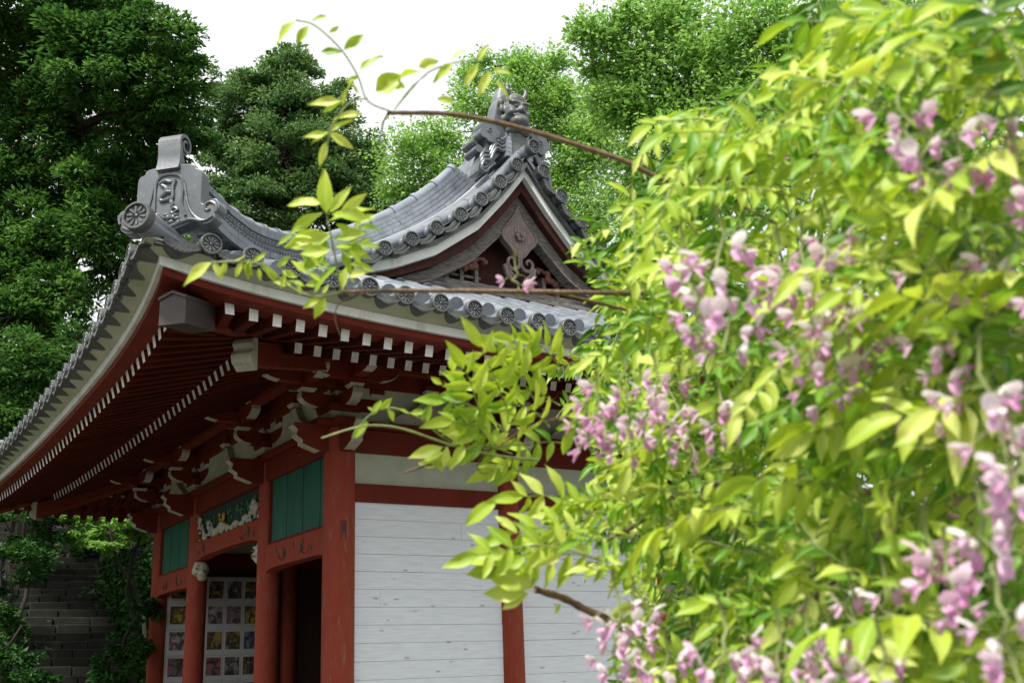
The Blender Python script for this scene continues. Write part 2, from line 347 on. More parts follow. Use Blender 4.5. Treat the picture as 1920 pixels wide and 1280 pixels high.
for side, (fn, ln) in SIDES.items():
    gab = side in 'SN'
    A, O, U = frame(side)
    n0 = int((ln+2*2.07)/SP); t0 = -2.07 if side != 'E' else -2.07
    ts = [t0+SP*k for k in range(int((ln+2*2.07)/SP)+1)]
    top_e = .42 if gab else -1.87; brk = -.5 if gab else -.62
    rows = MB()
    for i, t in enumerate(ts):
        e0 = EE+do(t, ln)
        if t < brk: e1 = -t
        elif t > ln-brk: e1 = t-ln
        else: e1 = top_e
        tile_row(rows, side, t, e0-.30, e1, ln)
    rows.build('cover_tile_rows', TILEL, hall, smooth=True)
    # pan tiles surface
    pan = MB()
    def grid(tl, emin):
        vs = []; K = 22
        for t in tl:
            ee0 = EE+do(t, ln)-.02; ee1 = emin(t)
            ph = (t-t0)/SP; sag = .038*math.sin(math.pi*(ph % 1.0))
            for k in range(K+1):
                e = ee0+(ee1-ee0)*k/K
                st = .010*((k*3) % 2)
                vs.append(P3(side, t, e, rz(t, e, ln)-.03-sag+st))
        m = K+1
        fs = [(i*m+k, i*m+k+1, (i+1)*m+k+1, (i+1)*m+k) for i in range(len(tl)-1) for k in range(K)]
        pan.add(vs, fs)
    q = SP/4
    c0 = [-2.45]+[t0+q*k for k in range(0, int((brk-t0)/q)+1)]+[brk]
    grid(c0, lambda t: max(-t, top_e if gab else -9))
    grid([ln-x for x in reversed(c0)], lambda t: t-ln)
    grid([brk]+[t0+q*k for k in range(int((brk-t0)/q)+1, int((ln-brk-t0)/q)+1)]+[ln-brk], lambda t: top_e)
    pan.build('pan_tiles', TILE, hall)
    # eave discs, one part each
    for i, t in enumerate(ts):
        if side in 'EN' and t > ln+1.9: continue
        e = EE+do(t, ln); z = rz(t, EE, ln)
        z2 = rz(t+SP, EE, ln); e2 = EE+do(t+SP, ln)
        a = A + np.array((0,0,(z2-z)/SP)) + O*((e2-e)/SP); 
        rs = random.uniform(-.004, .004)
        if side in 'SW':
            inst('eave_tile', EAVE, hall, a, O, U, P3(side, t, e, z+rs+.005))
        else:
            inst('eave_tile', EAVE, hall, a, O, U, P3(side, t, e, z+rs+.005))
    if side in 'SW':     # pan tile turning up to the corner
        for (t, sg_) in ((ts[0], -1),):
            e = EE+do(t, ln); z = rz(t, EE, ln); a = A*sg_*1.25+np.array((0, 0, .10))+O*.08
            inst('corner_pan_tile', PANT, hall, a, O, U, P3(side, t, e, z+.005))
    # under-eave boards: curved cream board, white strip, red fascia, soffit
    tl = [-2.37+ (ln+4.74)*k/44 for k in range(45)]
    def ring4(e, z): # clipped at the corner so sides meet in a mitre
        out = []
        for t in tl:
            c = cdist(t, ln); oo = do(t, ln); zz = dz(t, ln)
            ee = e+oo*(1 if e > 1.8 else .6); lim = ee
            tt = max(-lim, min(ln+lim, t*(1.0)))
            if t == tl[0]: tt = -ee
            if t == tl[-1]: tt = ln+ee
            out.append(P3(side, tt, ee, z+zz))
        return out
    def band(name, prof, mt):
        b = MB(); rr = [ring4(e, z) for e, z in prof]; n = len(tl); vs = [v for r in rr for v in r]; m = len(prof)
        b.add(vs, [(i*n+k, i*n+k+1, ((i+1) % m)*n+k+1, ((i+1) % m)*n+k) for i in range(m) for k in range(n-1)])
        return b.build(name, mt, hall)
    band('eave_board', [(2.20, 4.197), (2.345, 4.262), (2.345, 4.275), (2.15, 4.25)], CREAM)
    band('fascia_strip', [(2.21, 4.13), (2.212, 4.198), (2.14, 4.2), (2.14, 4.13)], BAND)
    band('fascia_board', [(2.175, 4.075), (2.175, 4.128), (1.88, 4.155), (1.90, 4.072)], RED)
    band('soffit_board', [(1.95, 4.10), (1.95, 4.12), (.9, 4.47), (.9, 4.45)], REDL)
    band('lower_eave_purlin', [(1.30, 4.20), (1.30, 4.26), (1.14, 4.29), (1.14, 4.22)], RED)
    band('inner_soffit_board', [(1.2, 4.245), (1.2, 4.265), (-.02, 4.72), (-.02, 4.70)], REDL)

# ---------- rafters, white painted ends
def rafter(side, t, e_out, z_out, e_in, z_in, w, h, ln, k, name='rafter'):
    b = MB(); zz = dz(t, ln)*k
    oo = do(t, ln)*.8
    b.beam(P3(side, t, e_out+oo, z_out+zz), P3(side, t, e_in, z_in+zz*.35), w, h, endmi=1)
    return b
rest = MB(); count = 0
jobs = []
for side in 'SW':
    ln = SIDES[side][1]
    for tier in (0, 1):
        s = .186 if tier == 0 else .172
        tstart = -1.80 if tier == 0 else -.95
        t = tstart
        end = ln-tstart
        while t < end:
            jobs.append((side, tier, t, ln)); t += s
jobs.sort(key=lambda j: (0 if j[0] == 'S' and j[2] < 1.9 else 1, j[2]))
for side in 'NE':
    ln = SIDES[side][1]
    for tier in (0, 1):
        s = .186 if tier == 0 else .172
        t = -1.8 if tier == 0 else -.95
        while t < ln-(-1.8 if tier == 0 else -.95): jobs.append((side, tier, t, ln)); t += s
for i, (side, tier, t, ln) in enumerate(jobs):
    edge = max(0, -t, t-ln)
    if tier == 0:
        ein = max(1.16, edge+.12)
        if ein > 1.98: continue
        zi = 4.03+(2.05-ein)*.30
        b = rafter(side, t, 2.05, 4.03, ein, zi, .069, .094, ln, 1.0)
    else:
        ein = max(.02, edge+.1)
        if ein > 1.2: continue
        zi = 4.15+(1.28-ein)*.36
        b = rafter(side, t, 1.28, 4.15, ein, zi, .064, .088, ln, .6)
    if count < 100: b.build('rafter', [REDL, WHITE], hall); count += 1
    else: rest.add(b.v, b.f, b.m)
o = rest.build('rafters', [REDL, WHITE], hall); o['kind'] = 'stuff'

# ---------- hip rafters with metal caps
for cx, cy, sx, sy in ((0, 0, -1, -1), (0, L, -1, 1), (W, 0, 1, -1), (W, L, 1, 1)):
    D = np.array((sx, sy, 0))/math.sqrt(2); q = math.sqrt(2); c0 = np.array((cx, cy, 0.))
    def dp(d, z): return c0+D*d*q+np.array((0, 0, z))
    b = MB(); b.beam(dp(2.0, 4.16), dp(.1, 4.62), .15, .20); hr = b.build('hip_rafter', RED, hall, bevel=.006)
    b = MB(); b.beam(dp(1.42, 4.06), dp(.1, 4.50), .15, .20); b.build('hip_rafter', RED, hall, bevel=.006)
    cap = MB(); side_ = np.cross(D, (0, 0, 1)); up = np.array((0, 0, 1.))
    prof = [(-.10, -.115), (.10, -.115), (.10, .075), (0, .12), (-.10, .075)]
    sl = np.array((D[0], D[1], -.16)); 
    cap.prism(prof, dp(2.02, 4.12), side_, up, sl, -.12, .31, 0)
    cap.prism([(-.107, .062), (0, .107), (.107, .062), (.107, .088), (0, .134), (-.107, .088)], dp(2.02, 4.125), side_, up, sl, -.12, .325, 0)
    cap.build('rafter_cap', GREYM, hall, bevel=.004)
    nose = MB()
    wav = smooth_curve([(0, .13), (.05, .12), (.08, .07), (.055, .03), (.10, -.02), (.085, -.08), (.05, -.10), (0, -.13)], 4)
    nose.prism([(float(a), float(b_)) for a, b_ in wav]+[(-.02, -.13), (-.02, .13)], dp(1.42, 4.055), D, up, side_, -.085, .085, 0)
    nose.build('rafter_nose', BONE, hall)

# ---------- gable ends, main ridge, descending ridges
XR = W/2
def on_roof(x): return p(EE+ (x if x <= XR else W-x))
GX = [.14, .43, .71, .99, 1.24, 1.48, 1.70]
GZ = [5.50, 5.65, 5.82, 6.02, 6.24, 6.49, 6.735]
WLx = [-.3, .1, .33, .78, 1.27, 1.61, 1.87]; WLz = [5.19, 5.30, 5.38, 5.595, 5.955, 6.34, 6.68]
def wl(x): x = x if x <= XR else W-x; return interp(x, WLx, WLz)
def courses(path, half, h0, nc, ch, parent, name, capr, lat=(0,0,0), seg=.30, lattice=False, collar=.35, taper=.012, up=None):
    """stack of flat ridge tiles in staggered lengths, topped by round cap tiles, along a 3D path"""
    P = [np.array(q, float) for q in path]
    ds = [0]
    for i in range(1, len(P)): ds.append(ds[-1]+np.linalg.norm(P[i]-P[i-1]))
    tot = ds[-1]; arr = np.array(P)
    def pt(s): return np.array([np.interp(s, ds, arr[:, i]) for i in range(3)])
    def fr(s):
        d = pt(min(tot, s+.03))-pt(max(0, s-.03)); d /= np.linalg.norm(d)
        sd = np.cross(d, (0, 0, 1)); sd /= np.linalg.norm(sd); return d, sd, np.cross(sd, d)
    b = MB()
    for c in range(nc):
        h = h0+c*ch; hw = half-taper*c
        s = -(seg/2 if c % 2 else 0)-random.random()*.05
        while s < tot:
            s0 = max(s, 0)+.002; s1 = min(s+seg, tot)-.002; s += seg
            if s1-s0 < .02: continue
            if lattice and c in lattice: continue
            jit = random.uniform(-.002, .002)
            rr = []
            for ss in (s0, (s0+s1)/2, s1):
                d, sd, u = fr(ss); q = pt(ss)
                rr += [q+sd*(hw+jit)*i+u*j for i, j in ((-1, h), (1, h), (1, h+ch-.005), (-1, h+ch-.005))]
            fs = [(0, 3, 2, 1), (8, 9, 10, 11)]
            for k in (0, 4): fs += [(k, k+1, k+5, k+4), (k+1, k+2, k+6, k+5), (k+2, k+3, k+7, k+6), (k+3, k, k+4, k+7)]
            b.add(rr, fs)
    # solid core
    core = []
    K = 24; hw = half-taper*nc-.012
    for k in range(K+1):
        s = tot*k/K; d, sd, u = fr(s); q = pt(s)
        core += [q+sd*hw*i+u*j for i, j in ((-1, 0), (1, 0), (1, h0+nc*ch), (-1, h0+nc*ch))]
    fs = [(0, 3, 2, 1), tuple(4*K+i for i in range(4))]
    for k in range(K): fs += [(4*k+i, 4*k+(i+1) % 4, 4*k+4+(i+1) % 4, 4*k+4+i) for i in range(4)]
    b.add(core, fs, 1)
    # lattice of half rings
    if lattice:
        hc = h0+min(lattice)*ch; hh = ch*len(lattice); s = .04; row = 0
        while s < tot-.04:
            d, sd, u = fr(s); q = pt(s)
            for i in (-1, 1):
                for rw in range(2):
                    cc = q+sd*(half-.03)*i+u*(hc+.004+rw*hh*.5)+d*(.03*rw)
                    b.tube([cc+d*.034*math.cos(a)+u*.036*math.sin(a) for a in [math.pi*k/6 for k in range(7)]], .006, 4, False)
                    b.tube([cc+d*.018*math.cos(a)+u*.019*math.sin(a) for a in [math.pi*k/5 for k in range(6)]], .004, 4, False)
            s += .062
    hcap = h0+nc*ch+capr*.25
    pts = []; rad = []; s = 0
    while s < tot-.02:
        s2 = min(s+collar, tot)
        for ss, rr in ((s, capr+.012), (s+.05, capr+.012), (s+.052, capr), (s2-.002, capr-.001)):
            d, sd, u = fr(min(ss, tot)); pts.append(pt(min(ss, tot))+u*hcap); rad.append(rr)
        s = s2
    b.tube(pts, rad, 14, True, 2)
    return b.build(name, [TILEL, TILED, TILEL], parent, smooth=True)

for gy, sg in ((0, -1), (L, 1)):      # near gable, far gable
    Y = lambda d: gy+sg*d                     # d metres outward from the end wall
    yo = np.array((0, sg, 0.)); up = np.array((0, 0, 1.))
    # verge tiles
    for mirror in (0, 1):
        fx = (lambda x: x) if not mirror else (lambda x: W-x)
        for i, (x, z) in enumerate(zip(GX, GZ)):
            j = min(i+1, len(GX)-1); k = max(i-1, 0)
            tx, tz = GX[j]-GX[k], GZ[j]-GZ[k]; l = math.hypot(tx, tz); tx /= l; tz /= l
            gap = math.hypot(GX[j]-x, GZ[j]-z) if j != i else .33
            # crescent goes downhill from each disc
            gapd = math.hypot(x-GX[k], z-GZ[k]) if k != i else .33
            A_ = np.array((-tx*(1 if not mirror else -1), 0, -tz))*(gapd/SP); U_ = np.array((-tz*(1 if not mirror else -1), 0, tx))
            o = inst('verge_tile', VERGE, hall, A_, yo, U_, (fx(x), Y(.71), z))
        # apex white strip + roof verge board under the tiles
        xs = [-.12+(XR+.12)*k/20 for k in range(21)]
        b = MB()
        top = [(fx(x), 0, wl(x)+(.125 if x < 1.5 else .125+.03*(x-1.5)/.37)) for x in xs]; bot = [(fx(x), 0, wl(x)) for x in xs]
        b.strip(top, bot, (0, 1, 0), *sorted((Y(.50), Y(.585))))
        b.build('white_bargeboard', BAND, hall)
        b = MB()
        b.strip([(fx(x), 0, wl(x)+.155) for x in xs], [(fx(x), 0, wl(x)+.10) for x in xs], (0, 1, 0), *sorted((Y(.42), Y(.64))))
        b.build('verge_board', TILED, hall)
        b = MB()
        b.strip([(fx(x), 0, wl(x)+.03) for x in xs], [(fx(x), 0, wl(x)-.06-.09*max(0, x)/1.87) for x in xs], (0, 1, 0), *sorted((Y(.30), Y(.515))))
        b.build('red_bargeboard', REDG, hall)
        b = MB(); xs2 = [.42+(XR-.42)*k/20 for k in range(21)]
        zt = lambda x: wl(x)-.05-.09*x/1.87; zb = lambda x: wl(x)-.185-.20*max(0, x-.4)/1.47
        b.strip([(fx(x), 0, zt(x)) for x in xs2], [(fx(x), 0, zb(x)) for x in xs2], (0, 1, 0), *sorted((Y(.30), Y(.42))))
        for k in range(5):            # carved grooves
            f_ = .15+.17*k
            b.tube([(fx(x), Y(.423), zt(x)*(1-f_)+zb(x)*f_) for x in xs2], .006, 4, False)
        b.tube([(fx(x), Y(.43), zb(x)+.012) for x in xs2], .014, 5, False)
        b.build('carved_bargeboard', GREYW, hall)
        # soffit of the verge
        b = MB(); b.strip([(fx(x), 0, wl(x)+.10) for x in xs], [(fx(x), 0, wl(x)+.07) for x in xs], (0, 1, 0), *sorted((Y(.05), Y(.52))))
        b.build('verge_soffit', REDG, hall)
        # descending ridge and cover strip (sky light put into its colour) beside the verge tiles
        b = MB(); px = [-.42+(1.62+.42)*k/16 for k in range(17)]
        b.strip([(fx(x), 0, on_roof(x)+.155) for x in px], [(fx(x), 0, on_roof(x)+.07) for x in px], (0, 1, 0), *sorted((Y(.26), Y(.06))))
        b.build('cover_strip', STRIP, hall, bevel=.006)
        courses([(fx(x), Y(-.12), on_roof(x)+.10) for x in px], .18, 0, 6, .048, hall, 'descending_ridge', .068, taper=.018)
    # gable wall
    b = MB(); xs = [.3+(W-.6)*k/40 for k in range(41)]
    b.strip([(x, 0, wl(x)+.08) for x in xs], [(x, 0, 5.22) for x in xs], (0, 1, 0), *sorted((Y(.06), Y(.16))))
    b.build('gable_wall', REDG, hall)
    b = MB(); b.box(.62, W-.62, *sorted((Y(.12), Y(.40))), 5.34, 5.385); b.box(.70, W-.70, *sorted((Y(.12), Y(.34))), 5.385, 5.47)
    b.build('gable_sill', GREYW, hall, bevel=.004)
    for x in [1.08, 1.26, 1.44, 2.30, 2.48, 2.66]:
        b = MB(); b.box(x-.022, x+.022, *sorted((Y(.15), Y(.24))), 5.46, 5.46+.16+.16*(1-abs(x-XR)/.9)); b.build('gable_post', GREYW, hall)
    for x in (1.0, 2.24):
        b = MB(); b.box(x, x+.5, *sorted((Y(.15), Y(.22))), 5.56, 5.585); b.build('gable_rail', GREYW, hall)
    # carved corbels left and right
    for m_ in (0, 1):
        b = MB(); fx = (lambda x: x) if not m_ else (lambda x: W-x)
        rr = random.Random(3)
        for k in range(26):
            x = 1.12+.42*rr.random(); z = 5.60+.30*(x-1.1)+rr.uniform(-.03, .07)
            b.ball((fx(x), Y(.24+rr.uniform(-.02, .04)), z), (rr.uniform(.02, .045), .03, rr.uniform(.015, .04)), 7, 5)
        b.build('carved_corbel', mat('faded_red_wood', (.26, .085, .055), .8, col2=(.16, .10, .08), scale=20), hall, remesh=.012)
    # gegyo pendant
    cx = XR+.0; b = MB(); yf = Y(.43)
    prof = smooth_curve([(0, 6.40), (.10, 6.22), (.215, 6.06), (.20, 5.98), (.12, 5.90), (.06, 5.82), (0, 5.78)], 4)
    out = [(float(a), float(z)) for a, z in prof]; full = out+[(-a, z) for a, z in reversed(out[1:-1])]
    b.prism([(a, z) for a, z in full], (cx, 0, 0), (1, 0, 0), up, (0, sg, 0), sg*gy+.36, sg*gy+.44)
    for s_ in (1, -1):
        b.tube([(cx+s_*a, Y(.445), z) for a, z in out], .010, 5, False)
        c = (cx+s_*.10, 5.74); sp = []
        for k in range(60):
            t = k/59; ang = 1.7+t*4.2*math.pi/1.6; r = .105*(1-t)+.012
            sp.append((c[0]+s_*r*math.cos(ang)*.95, Y(.43+.01*t), c[1]+r*math.sin(ang)*1.05))
        b.tube(sp, [.024*(1-.5*k/59) for k in range(60)], 6, True)
        b.tube([(cx+s_*.185, Y(.42), 5.70), (cx+s_*.16, Y(.42), 5.60), (cx+s_*.09, Y(.42), 5.53), (cx+s_*.02, Y(.42), 5.50)], [.03, .03, .025, .015], 6)
        b.tube([(cx+s_*.15, Y(.43), 5.70), (cx+s_*.12, Y(.43), 5.61), (cx+s_*.05, Y(.43), 5.56)], [.018, .018, .012], 6)
    gp = b.build('gable_pendant', mat('carved_wood', (.30, .25, .225), .8, col2=(.13, .09, .08), scale=14, bump=.6, bscale=30, stretch=(5, 1, .8)), hall, smooth=True)
    b = MB()
    for k in range(6):
        a = 2*math.pi*k/6; b.ball((cx+.042*math.cos(a), Y(.47), 6.04+.042*math.sin(a)), (.028, .02, .028), 8, 5)
    b.ball((cx, Y(.49), 6.04), (.022, .02, .022), 8, 5)
    b.build('flower_boss', MATS['carved_wood'], gp, smooth=True)

# main ridge
RT = 6.93
courses([(XR, -.52, RT), (XR, L/2, RT-.02), (XR, L+.52, RT)], .17, 0, 7, .05, hall, 'main_ridge', .08, taper=.008)

# hip ridges
HD = [.42, .66, .9, 1.07, 1.35, 1.56, 1.81, 1.97, 2.16]
HZt = [5.64, 5.52, 5.41, 5.34, 5.245, 5.20, 5.19, 5.205, 5.24]
for cx, cy, sx, sy in ((0, 0, -1, -1), (0, L, -1, 1), (W, 0, 1, -1), (W, L, 1, 1)):
    path = [(cx+sx*d, cy+sy*d, z-.40) for d, z in zip(HD, HZt)]
    courses(path, .125, .0, 5, .058, hall, 'hip_ridge', .062, taper=.004, lattice=[2, 3], collar=.30)
    # corner cover tile
    D = np.array((sx, sy, 0))/math.sqrt(2)
    b = MB(); c = np.array((cx, cy, 0.))
    A_ = np.cross(D, (0, 0, 1)); tilt = np.array((D[0], D[1], .12))
    o = inst('corner_tile', DISC, hall, A_*1.32, tilt*1.25, np.array((0, 0, 1.32)), c+D*2.60*math.sqrt(2)+np.array((0, 0, 4.56)))

# ---------- onigawara at the corner hip
def hip_oni(cx, cy, sx, sy):
    D = np.array((sx, sy, 0))/math.sqrt(2); up = np.array((0, 0, 1.)); A = np.array((-D[1], D[0], 0)) if True else 0
    # A: lateral axis, to the right when seen from outside
    A = np.cross(up, D); c = np.array((cx, cy, 0.))+D*2.30*math.sqrt(2)
    P = lambda a, d, z: c+A*a+D*d+up*z
    b = MB()
    half = smooth_curve([(0, 5.105), (.14, 5.10), (.19, 5.085), (.20, 5.06), (.235, 5.045), (.25, 5.0), (.25, 4.86), (.25, 4.80), (.27, 4.775), (.315, 4.80), (.365, 4.80), (.395, 4.755),
                         (.385, 4.715), (.36, 4.695), (.365, 4.66), (.325, 4.625), (.27, 4.62), (.20, 4.65), (.12, 4.625), (0, 4.60)], 3)
    h = [(float(a), float(z)) for a, z in half]; full = h+[(-a, z) for a, z in reversed(h[1:-1])]
    b.prism(full, c, A, up, D, -.07, .045)
    on = b.build('ridge_end_tile', TILE, hall, bevel=.012)
    # raised rim round the niche, niche plate
    b = MB()
    arch = [(-.10, 4.68), (-.105, 4.86), (-.10, 4.98), (-.06, 5.03), (.03, 5.03), (.09, 5.0), (.11, 4.93), (.105, 4.80), (.14, 4.70)]
    ap = [(float(a), float(z)) for a, z in smooth_curve(arch, 4)]
    b.tube([P(a, .05, z) for a, z in ap], .011, 6)
    for s_ in (1, -1):
        sp = []
        for k in range(30):
            t = k/29; ang = -.6+t*6.0; r = .055*(1-t)+.008
            sp.append(P(s_*(.315+r*math.cos(ang)), .048, 4.735+r*math.sin(ang)))
        b.tube(sp, .010, 6)
        b.tube([P(s_*a, .048, z) for a, z in smooth_curve([(.12, 4.95), (.15, 4.80), (.20, 4.70), (.28, 4.645), (.35, 4.67)], 4)], .010, 6)
    b.tube([P(float(a), .05, float(z)) for a, z in smooth_curve([(-.27, 4.64), (-.18, 4.665), (-.1, 4.65), (0, 4.63), (.1, 4.65), (.18, 4.665), (.27, 4.64)], 4)], .013, 6)
    b.build('raised_rim', TILE, on, smooth=True)
    # seed syllable in relief
    g = MB()
    for st in ([(-.075, 4.965), (-.03, 4.985), (.02, 4.97), (.055, 4.985)], [(.045, 4.98), (.03, 4.93), (.035, 4.86), (.02, 4.82)],
               [(-.055, 4.955), (-.02, 4.93), (-.02, 4.90), (-.06, 4.86), (-.05, 4.835), (.0, 4.84), (.03, 4.85)], [(-.02, 4.90), (.02, 4.895)],
               [(.02, 4.83), (.035, 4.80), (.03, 4.775)]):
        q = smooth_curve(st, 4); g.tube([P(float(a), .052, float(z)) for a, z in q], [.016-.006*abs(k/(len(q)-1)-.3) for k in range(len(q))], 6)
    rr = random.Random(5)
    for k in range(15):
        a = -.09+.20*k/14; g.ball(P(a, .045, 4.70+.03*math.sin(k*1.3)-.02*(k/14)), (.026, .018, .018+.006*math.sin(k*2.1)), 8, 6)
    q = [P(.05+.03*math.cos(t)*(1-t/9), .055, 4.745+.03*math.sin(t)*(1-t/9)) for t in [k*.4 for k in range(18)]]
    g.tube(q, .010, 6)
    g.build('relief_character', TILE, on, smooth=True)
    # scroll on top
    s = MB(); n = 40; outer = [(-.075, 5.07), (-.085, 5.12), (-.10, 5.18), (-.105, 5.25)]; inner = [(.03, 5.07)]
    # profile in (d,z): front face rises, rolls back over itself
    cc = (.00, 5.285)
    spo = []; spi = []
    for k in range(36):
        t = k/35; ang = 0.2+t*(2*math.pi*1.28); r = .092*(1-.62*t)
        spo.append((cc[0]-.03+r*math.cos(ang), cc[1]+r*math.sin(ang)))
        r2 = r-.026*(1-.3*t); spi.append((cc[0]-.03+r2*math.cos(ang), cc[1]+r2*math.sin(ang)))
    po = [(.075, 5.07), (.055, 5.13), (.05, 5.20)]+spo; pi_ = [(-.01, 5.07), (.0, 5.14), (.01, 5.21)]+spi
    s.strip([P(0, d, z) for d, z in po], [P(0, d, z) for d, z in pi_], A, -.10, .075)
    s.prism([(-.09, 5.06), (.06, 5.06), (.045, 5.20), (-.005, 5.20), (-.05, 5.12)], c, D, up, A, -.092, .068)
    s.build('top_scroll', TILE, on, smooth=True)
hip_oni(0, 0, -1, -1); hip_oni(0, L, -1, 1); hip_oni(W, 0, 1, -1); hip_oni(W, L, 1, 1)

# ---------- big demon tile on the gable apex
def gable_oni(gy, sg):
    up = np.array((0, 0, 1.)); O = np.array((0, sg, 0.)); A = np.array((-sg, 0, 0.)); c = np.array((XR-.02, gy+sg*.40, 0.))
    c[2] += .10
    P = lambda a, d, z: c+A*a+O*d+up*z
    b = MB()
    half = smooth_curve([(0, 7.66), (.10, 7.64), (.19, 7.52), (.23, 7.36), (.27, 7.20), (.34, 7.06), (.36, 6.95), (.42, 6.80), (.47, 6.62), (.40, 6.60), (.30, 6.72), (.18, 6.86), (0, 6.98)], 3)
    h = [(float(a), float(z)) for a, z in half]; full = h+[(-a, z) for a, z in reversed(h[1:-1])]
    b.prism(full, c, A, up, O, -.16, .03)
    on = b.build('demon_ridge_tile', TILE, hall, bevel=.012)
    # face
    f = MB(); F = lambda a, d, z, r, n=10: f.ball(P(a, d, z), (r[0], r[1], r[2]), n, 8)
    F(0, .10, 7.40, (.150, .12, .17)); F(0, .10, 7.52, (.13, .10, .10)); F(0, .17, 7.24, (.115, .10, .07))
    for s_ in (1, -1):
        F(s_*.062, .20, 7.455, (.06, .035, .022)); F(s_*.10, .18, 7.475, (.04, .03, .025))        # brow
        F(s_*.058, .195, 7.415, (.030, .03, .022))                                               # eye
        F(s_*.095, .17, 7.345, (.045, .05, .04))                                                 # cheek
        F(s_*.032, .225, 7.355, (.024, .026, .020))                                              # nostril
        F(s_*.165, .07, 7.41, (.03, .03, .05)); F(s_*.14, .06, 7.30, (.04, .04, .05)); F(s_*.16, .05, 7.50, (.035, .04, .05))
        F(s_*.055, .215, 7.27, (.012, .014, .035))                                               # fang
    F(0, .22, 7.385, (.026, .035, .045)); F(0, .20, 7.30, (.10, .04, .018)); F(0, .19, 7.215, (.09, .05, .025))
    for k in range(-3, 4): F(k*.04, .12, 7.175-.01*abs(k), (.025, .05, .04))
    f.build('demon_face', TILED, on, remesh=.010)
    for s_ in (1, -1):
        hn = MB(); hn.tube([P(s_*.09, .12, 7.56), P(s_*.12, .14, 7.63), P(s_*.125, .12, 7.69), P(s_*.115, .09, 7.73)], [.030, .024, .015, .003], 8)
        hn.build('horn', TILED, on, smooth=True)
    # tall crest that curves back, with claw hooks
    cr_ = MB()
    cr_.tube([P(0, -.14, 7.45), P(0, -.18, 7.60), P(0, -.20, 7.71), P(0, -.19, 7.80), P(0, -.15, 7.86)], [.14, .13, .10, .06, .015], 12)
    cr_.tube([P(.0, -.26, 7.58), P(.0, -.38, 7.66), P(.0, -.46, 7.60), P(.0, -.48, 7.46)], [.07, .05, .03, .006], 8)
    cr_.tube([P(.0, -.22, 7.48), P(.0, -.29, 7.50), P(.0, -.32, 7.44)], [.06, .04, .006], 8)
    for k in range(6): cr_.tube([P(.10*math.cos(k), -.10+.10*math.sin(k), 7.50), P(.085*math.cos(k), -.16+.085*math.sin(k), 7.66), P(.03*math.cos(k), -.16, 7.82)], [.016, .014, .006], 5)
    cr_.build('crest', TILE, on, smooth=True)
    for s_ in (1, -1):    # cloud lobes
        cl = MB()
        pts = []
        for k in range(60):
            a = 2*math.pi*k/60; r = .105+.030*abs(math.cos(2.5*a+.3)); pts.append((r*math.cos(a), r*math.sin(a)))
        cl.prism(pts, P(s_*.33, 0, 7.10), A, up, O, -.10, .075)
        cl.tube([P(s_*.33+.035*(1-t/8)*math.cos(t+1), .08, 7.10+.035*(1-t/8)*math.sin(t+1)) for t in [k*.45 for k in range(12)]], .007, 5)
        cl.build('cloud_lobe', TILE, on, bevel=.008)
        w = MB(); rr = random.Random(9)
        for q in range(3):
            off = .05*q
            w.tube([P(s_*a, .05+.01*q, z-off) for a, z in smooth_curve([(.10, 7.05), (.17, 7.0), (.24, 7.02), (.29, 6.95), (.33, 6.86), (.40, 6.84), (.44, 6.76), (.42, 6.70), (.37, 6.72)], 4)], .020, 7)
        for k in range(5): w.ball(P(s_*(.06+.05*k), .05, 7.10-.03*k), (.035, .03, .03), 8, 6)
        w.build('wave_carving', TILE, on, smooth=True)
        t = MB(); t.tube([P(s_*.42, -.30, 7.02), P(s_*.42, -.05, 7.02)], .05, 12); t.tube([P(s_*.43, -.25, 6.90), P(s_*.43, -.0, 6.90)], .045, 12); t.build('side_tube', TILE, on, smooth=True)
gable_oni(0, -1); gable_oni(L, 1)
# cover tile under the demon tile at the apex
inst('apex_tile', DISC, hall, np.array((1., 0, 0)), np.array((0, -1.3, 0)), np.array((0, 0, 1.1)), (XR+.03, -.74, 6.98))

# ---------- timber frame
def pillar(x, y, r):
    b = MB(); n = 28
    b.tube([(0, 0, .28), (0, 0, 3.3), (0, 0, 3.80), (0, 0, 3.87)], [r, r, r*.985, r*.90], n)
    b.tube([(0, 0, .0), (0, 0, .30)], [r+.10, r+.05], 20, True, 1)
    o = b.build('pillar', [REDW, STONE], hall, smooth=True); o.location = (x, y, 0); return o
pc = pillar(0, 0, .15)
for y in YP[1:]: pillar(0, y, .122)
for x in XP[1:]: pillar(x, 0, .122)
for y in YP[1:]: pillar(W, y, .122)
pillar(1.87, L, .122)
# small inlaid slot plate on corner pillar
b = MB(); an = math.atan2(-9.6, -2.2); ca, sa = math.cos(an), math.sin(an)
q = np.array((ca, sa, 0)); tq = np.array((-sa, ca, 0))
def pl(z0, z1, w0, w1): b.prism([(w0, z0), (w1, z0), (w1, z1), (w0, z1)], q*.142, tq, (0, 0, 1), q, 0, .010)
pl(2.955, 2.965, -.012, .045); pl(2.80, 2.965, -.010, -.002); pl(2.80, 2.955, .034, .041); pl(2.87, 2.945, .004, .026)
b.build('name_slot', BLACK, hall)

def horiz(name, x0, x1, y0, y1, z0, z1, mt=RED, bev=.008):
    b = MB(); b.box(min(x0, x1), max(x0, x1), min(y0, y1), max(y0, y1), z0, z1)
    return b.build(name, mt, hall, bevel=bev)
# head beams
for x in (0, W): horiz('head_beam', x-.085, x+.085, .1, L-.1, 3.64, 3.86)
for y in (0, L): horiz('head_beam', .1, W-.1, y-.085, y+.085, 3.64, 3.86)
for x in (0, W): horiz('wall_plate', x-.15, x+.15, -.28, L+.28, 3.862, 3.93)
for y in (0, L): horiz('wall_plate', -.28, W+.28, y-.148, y+.148, 3.864, 3.932)
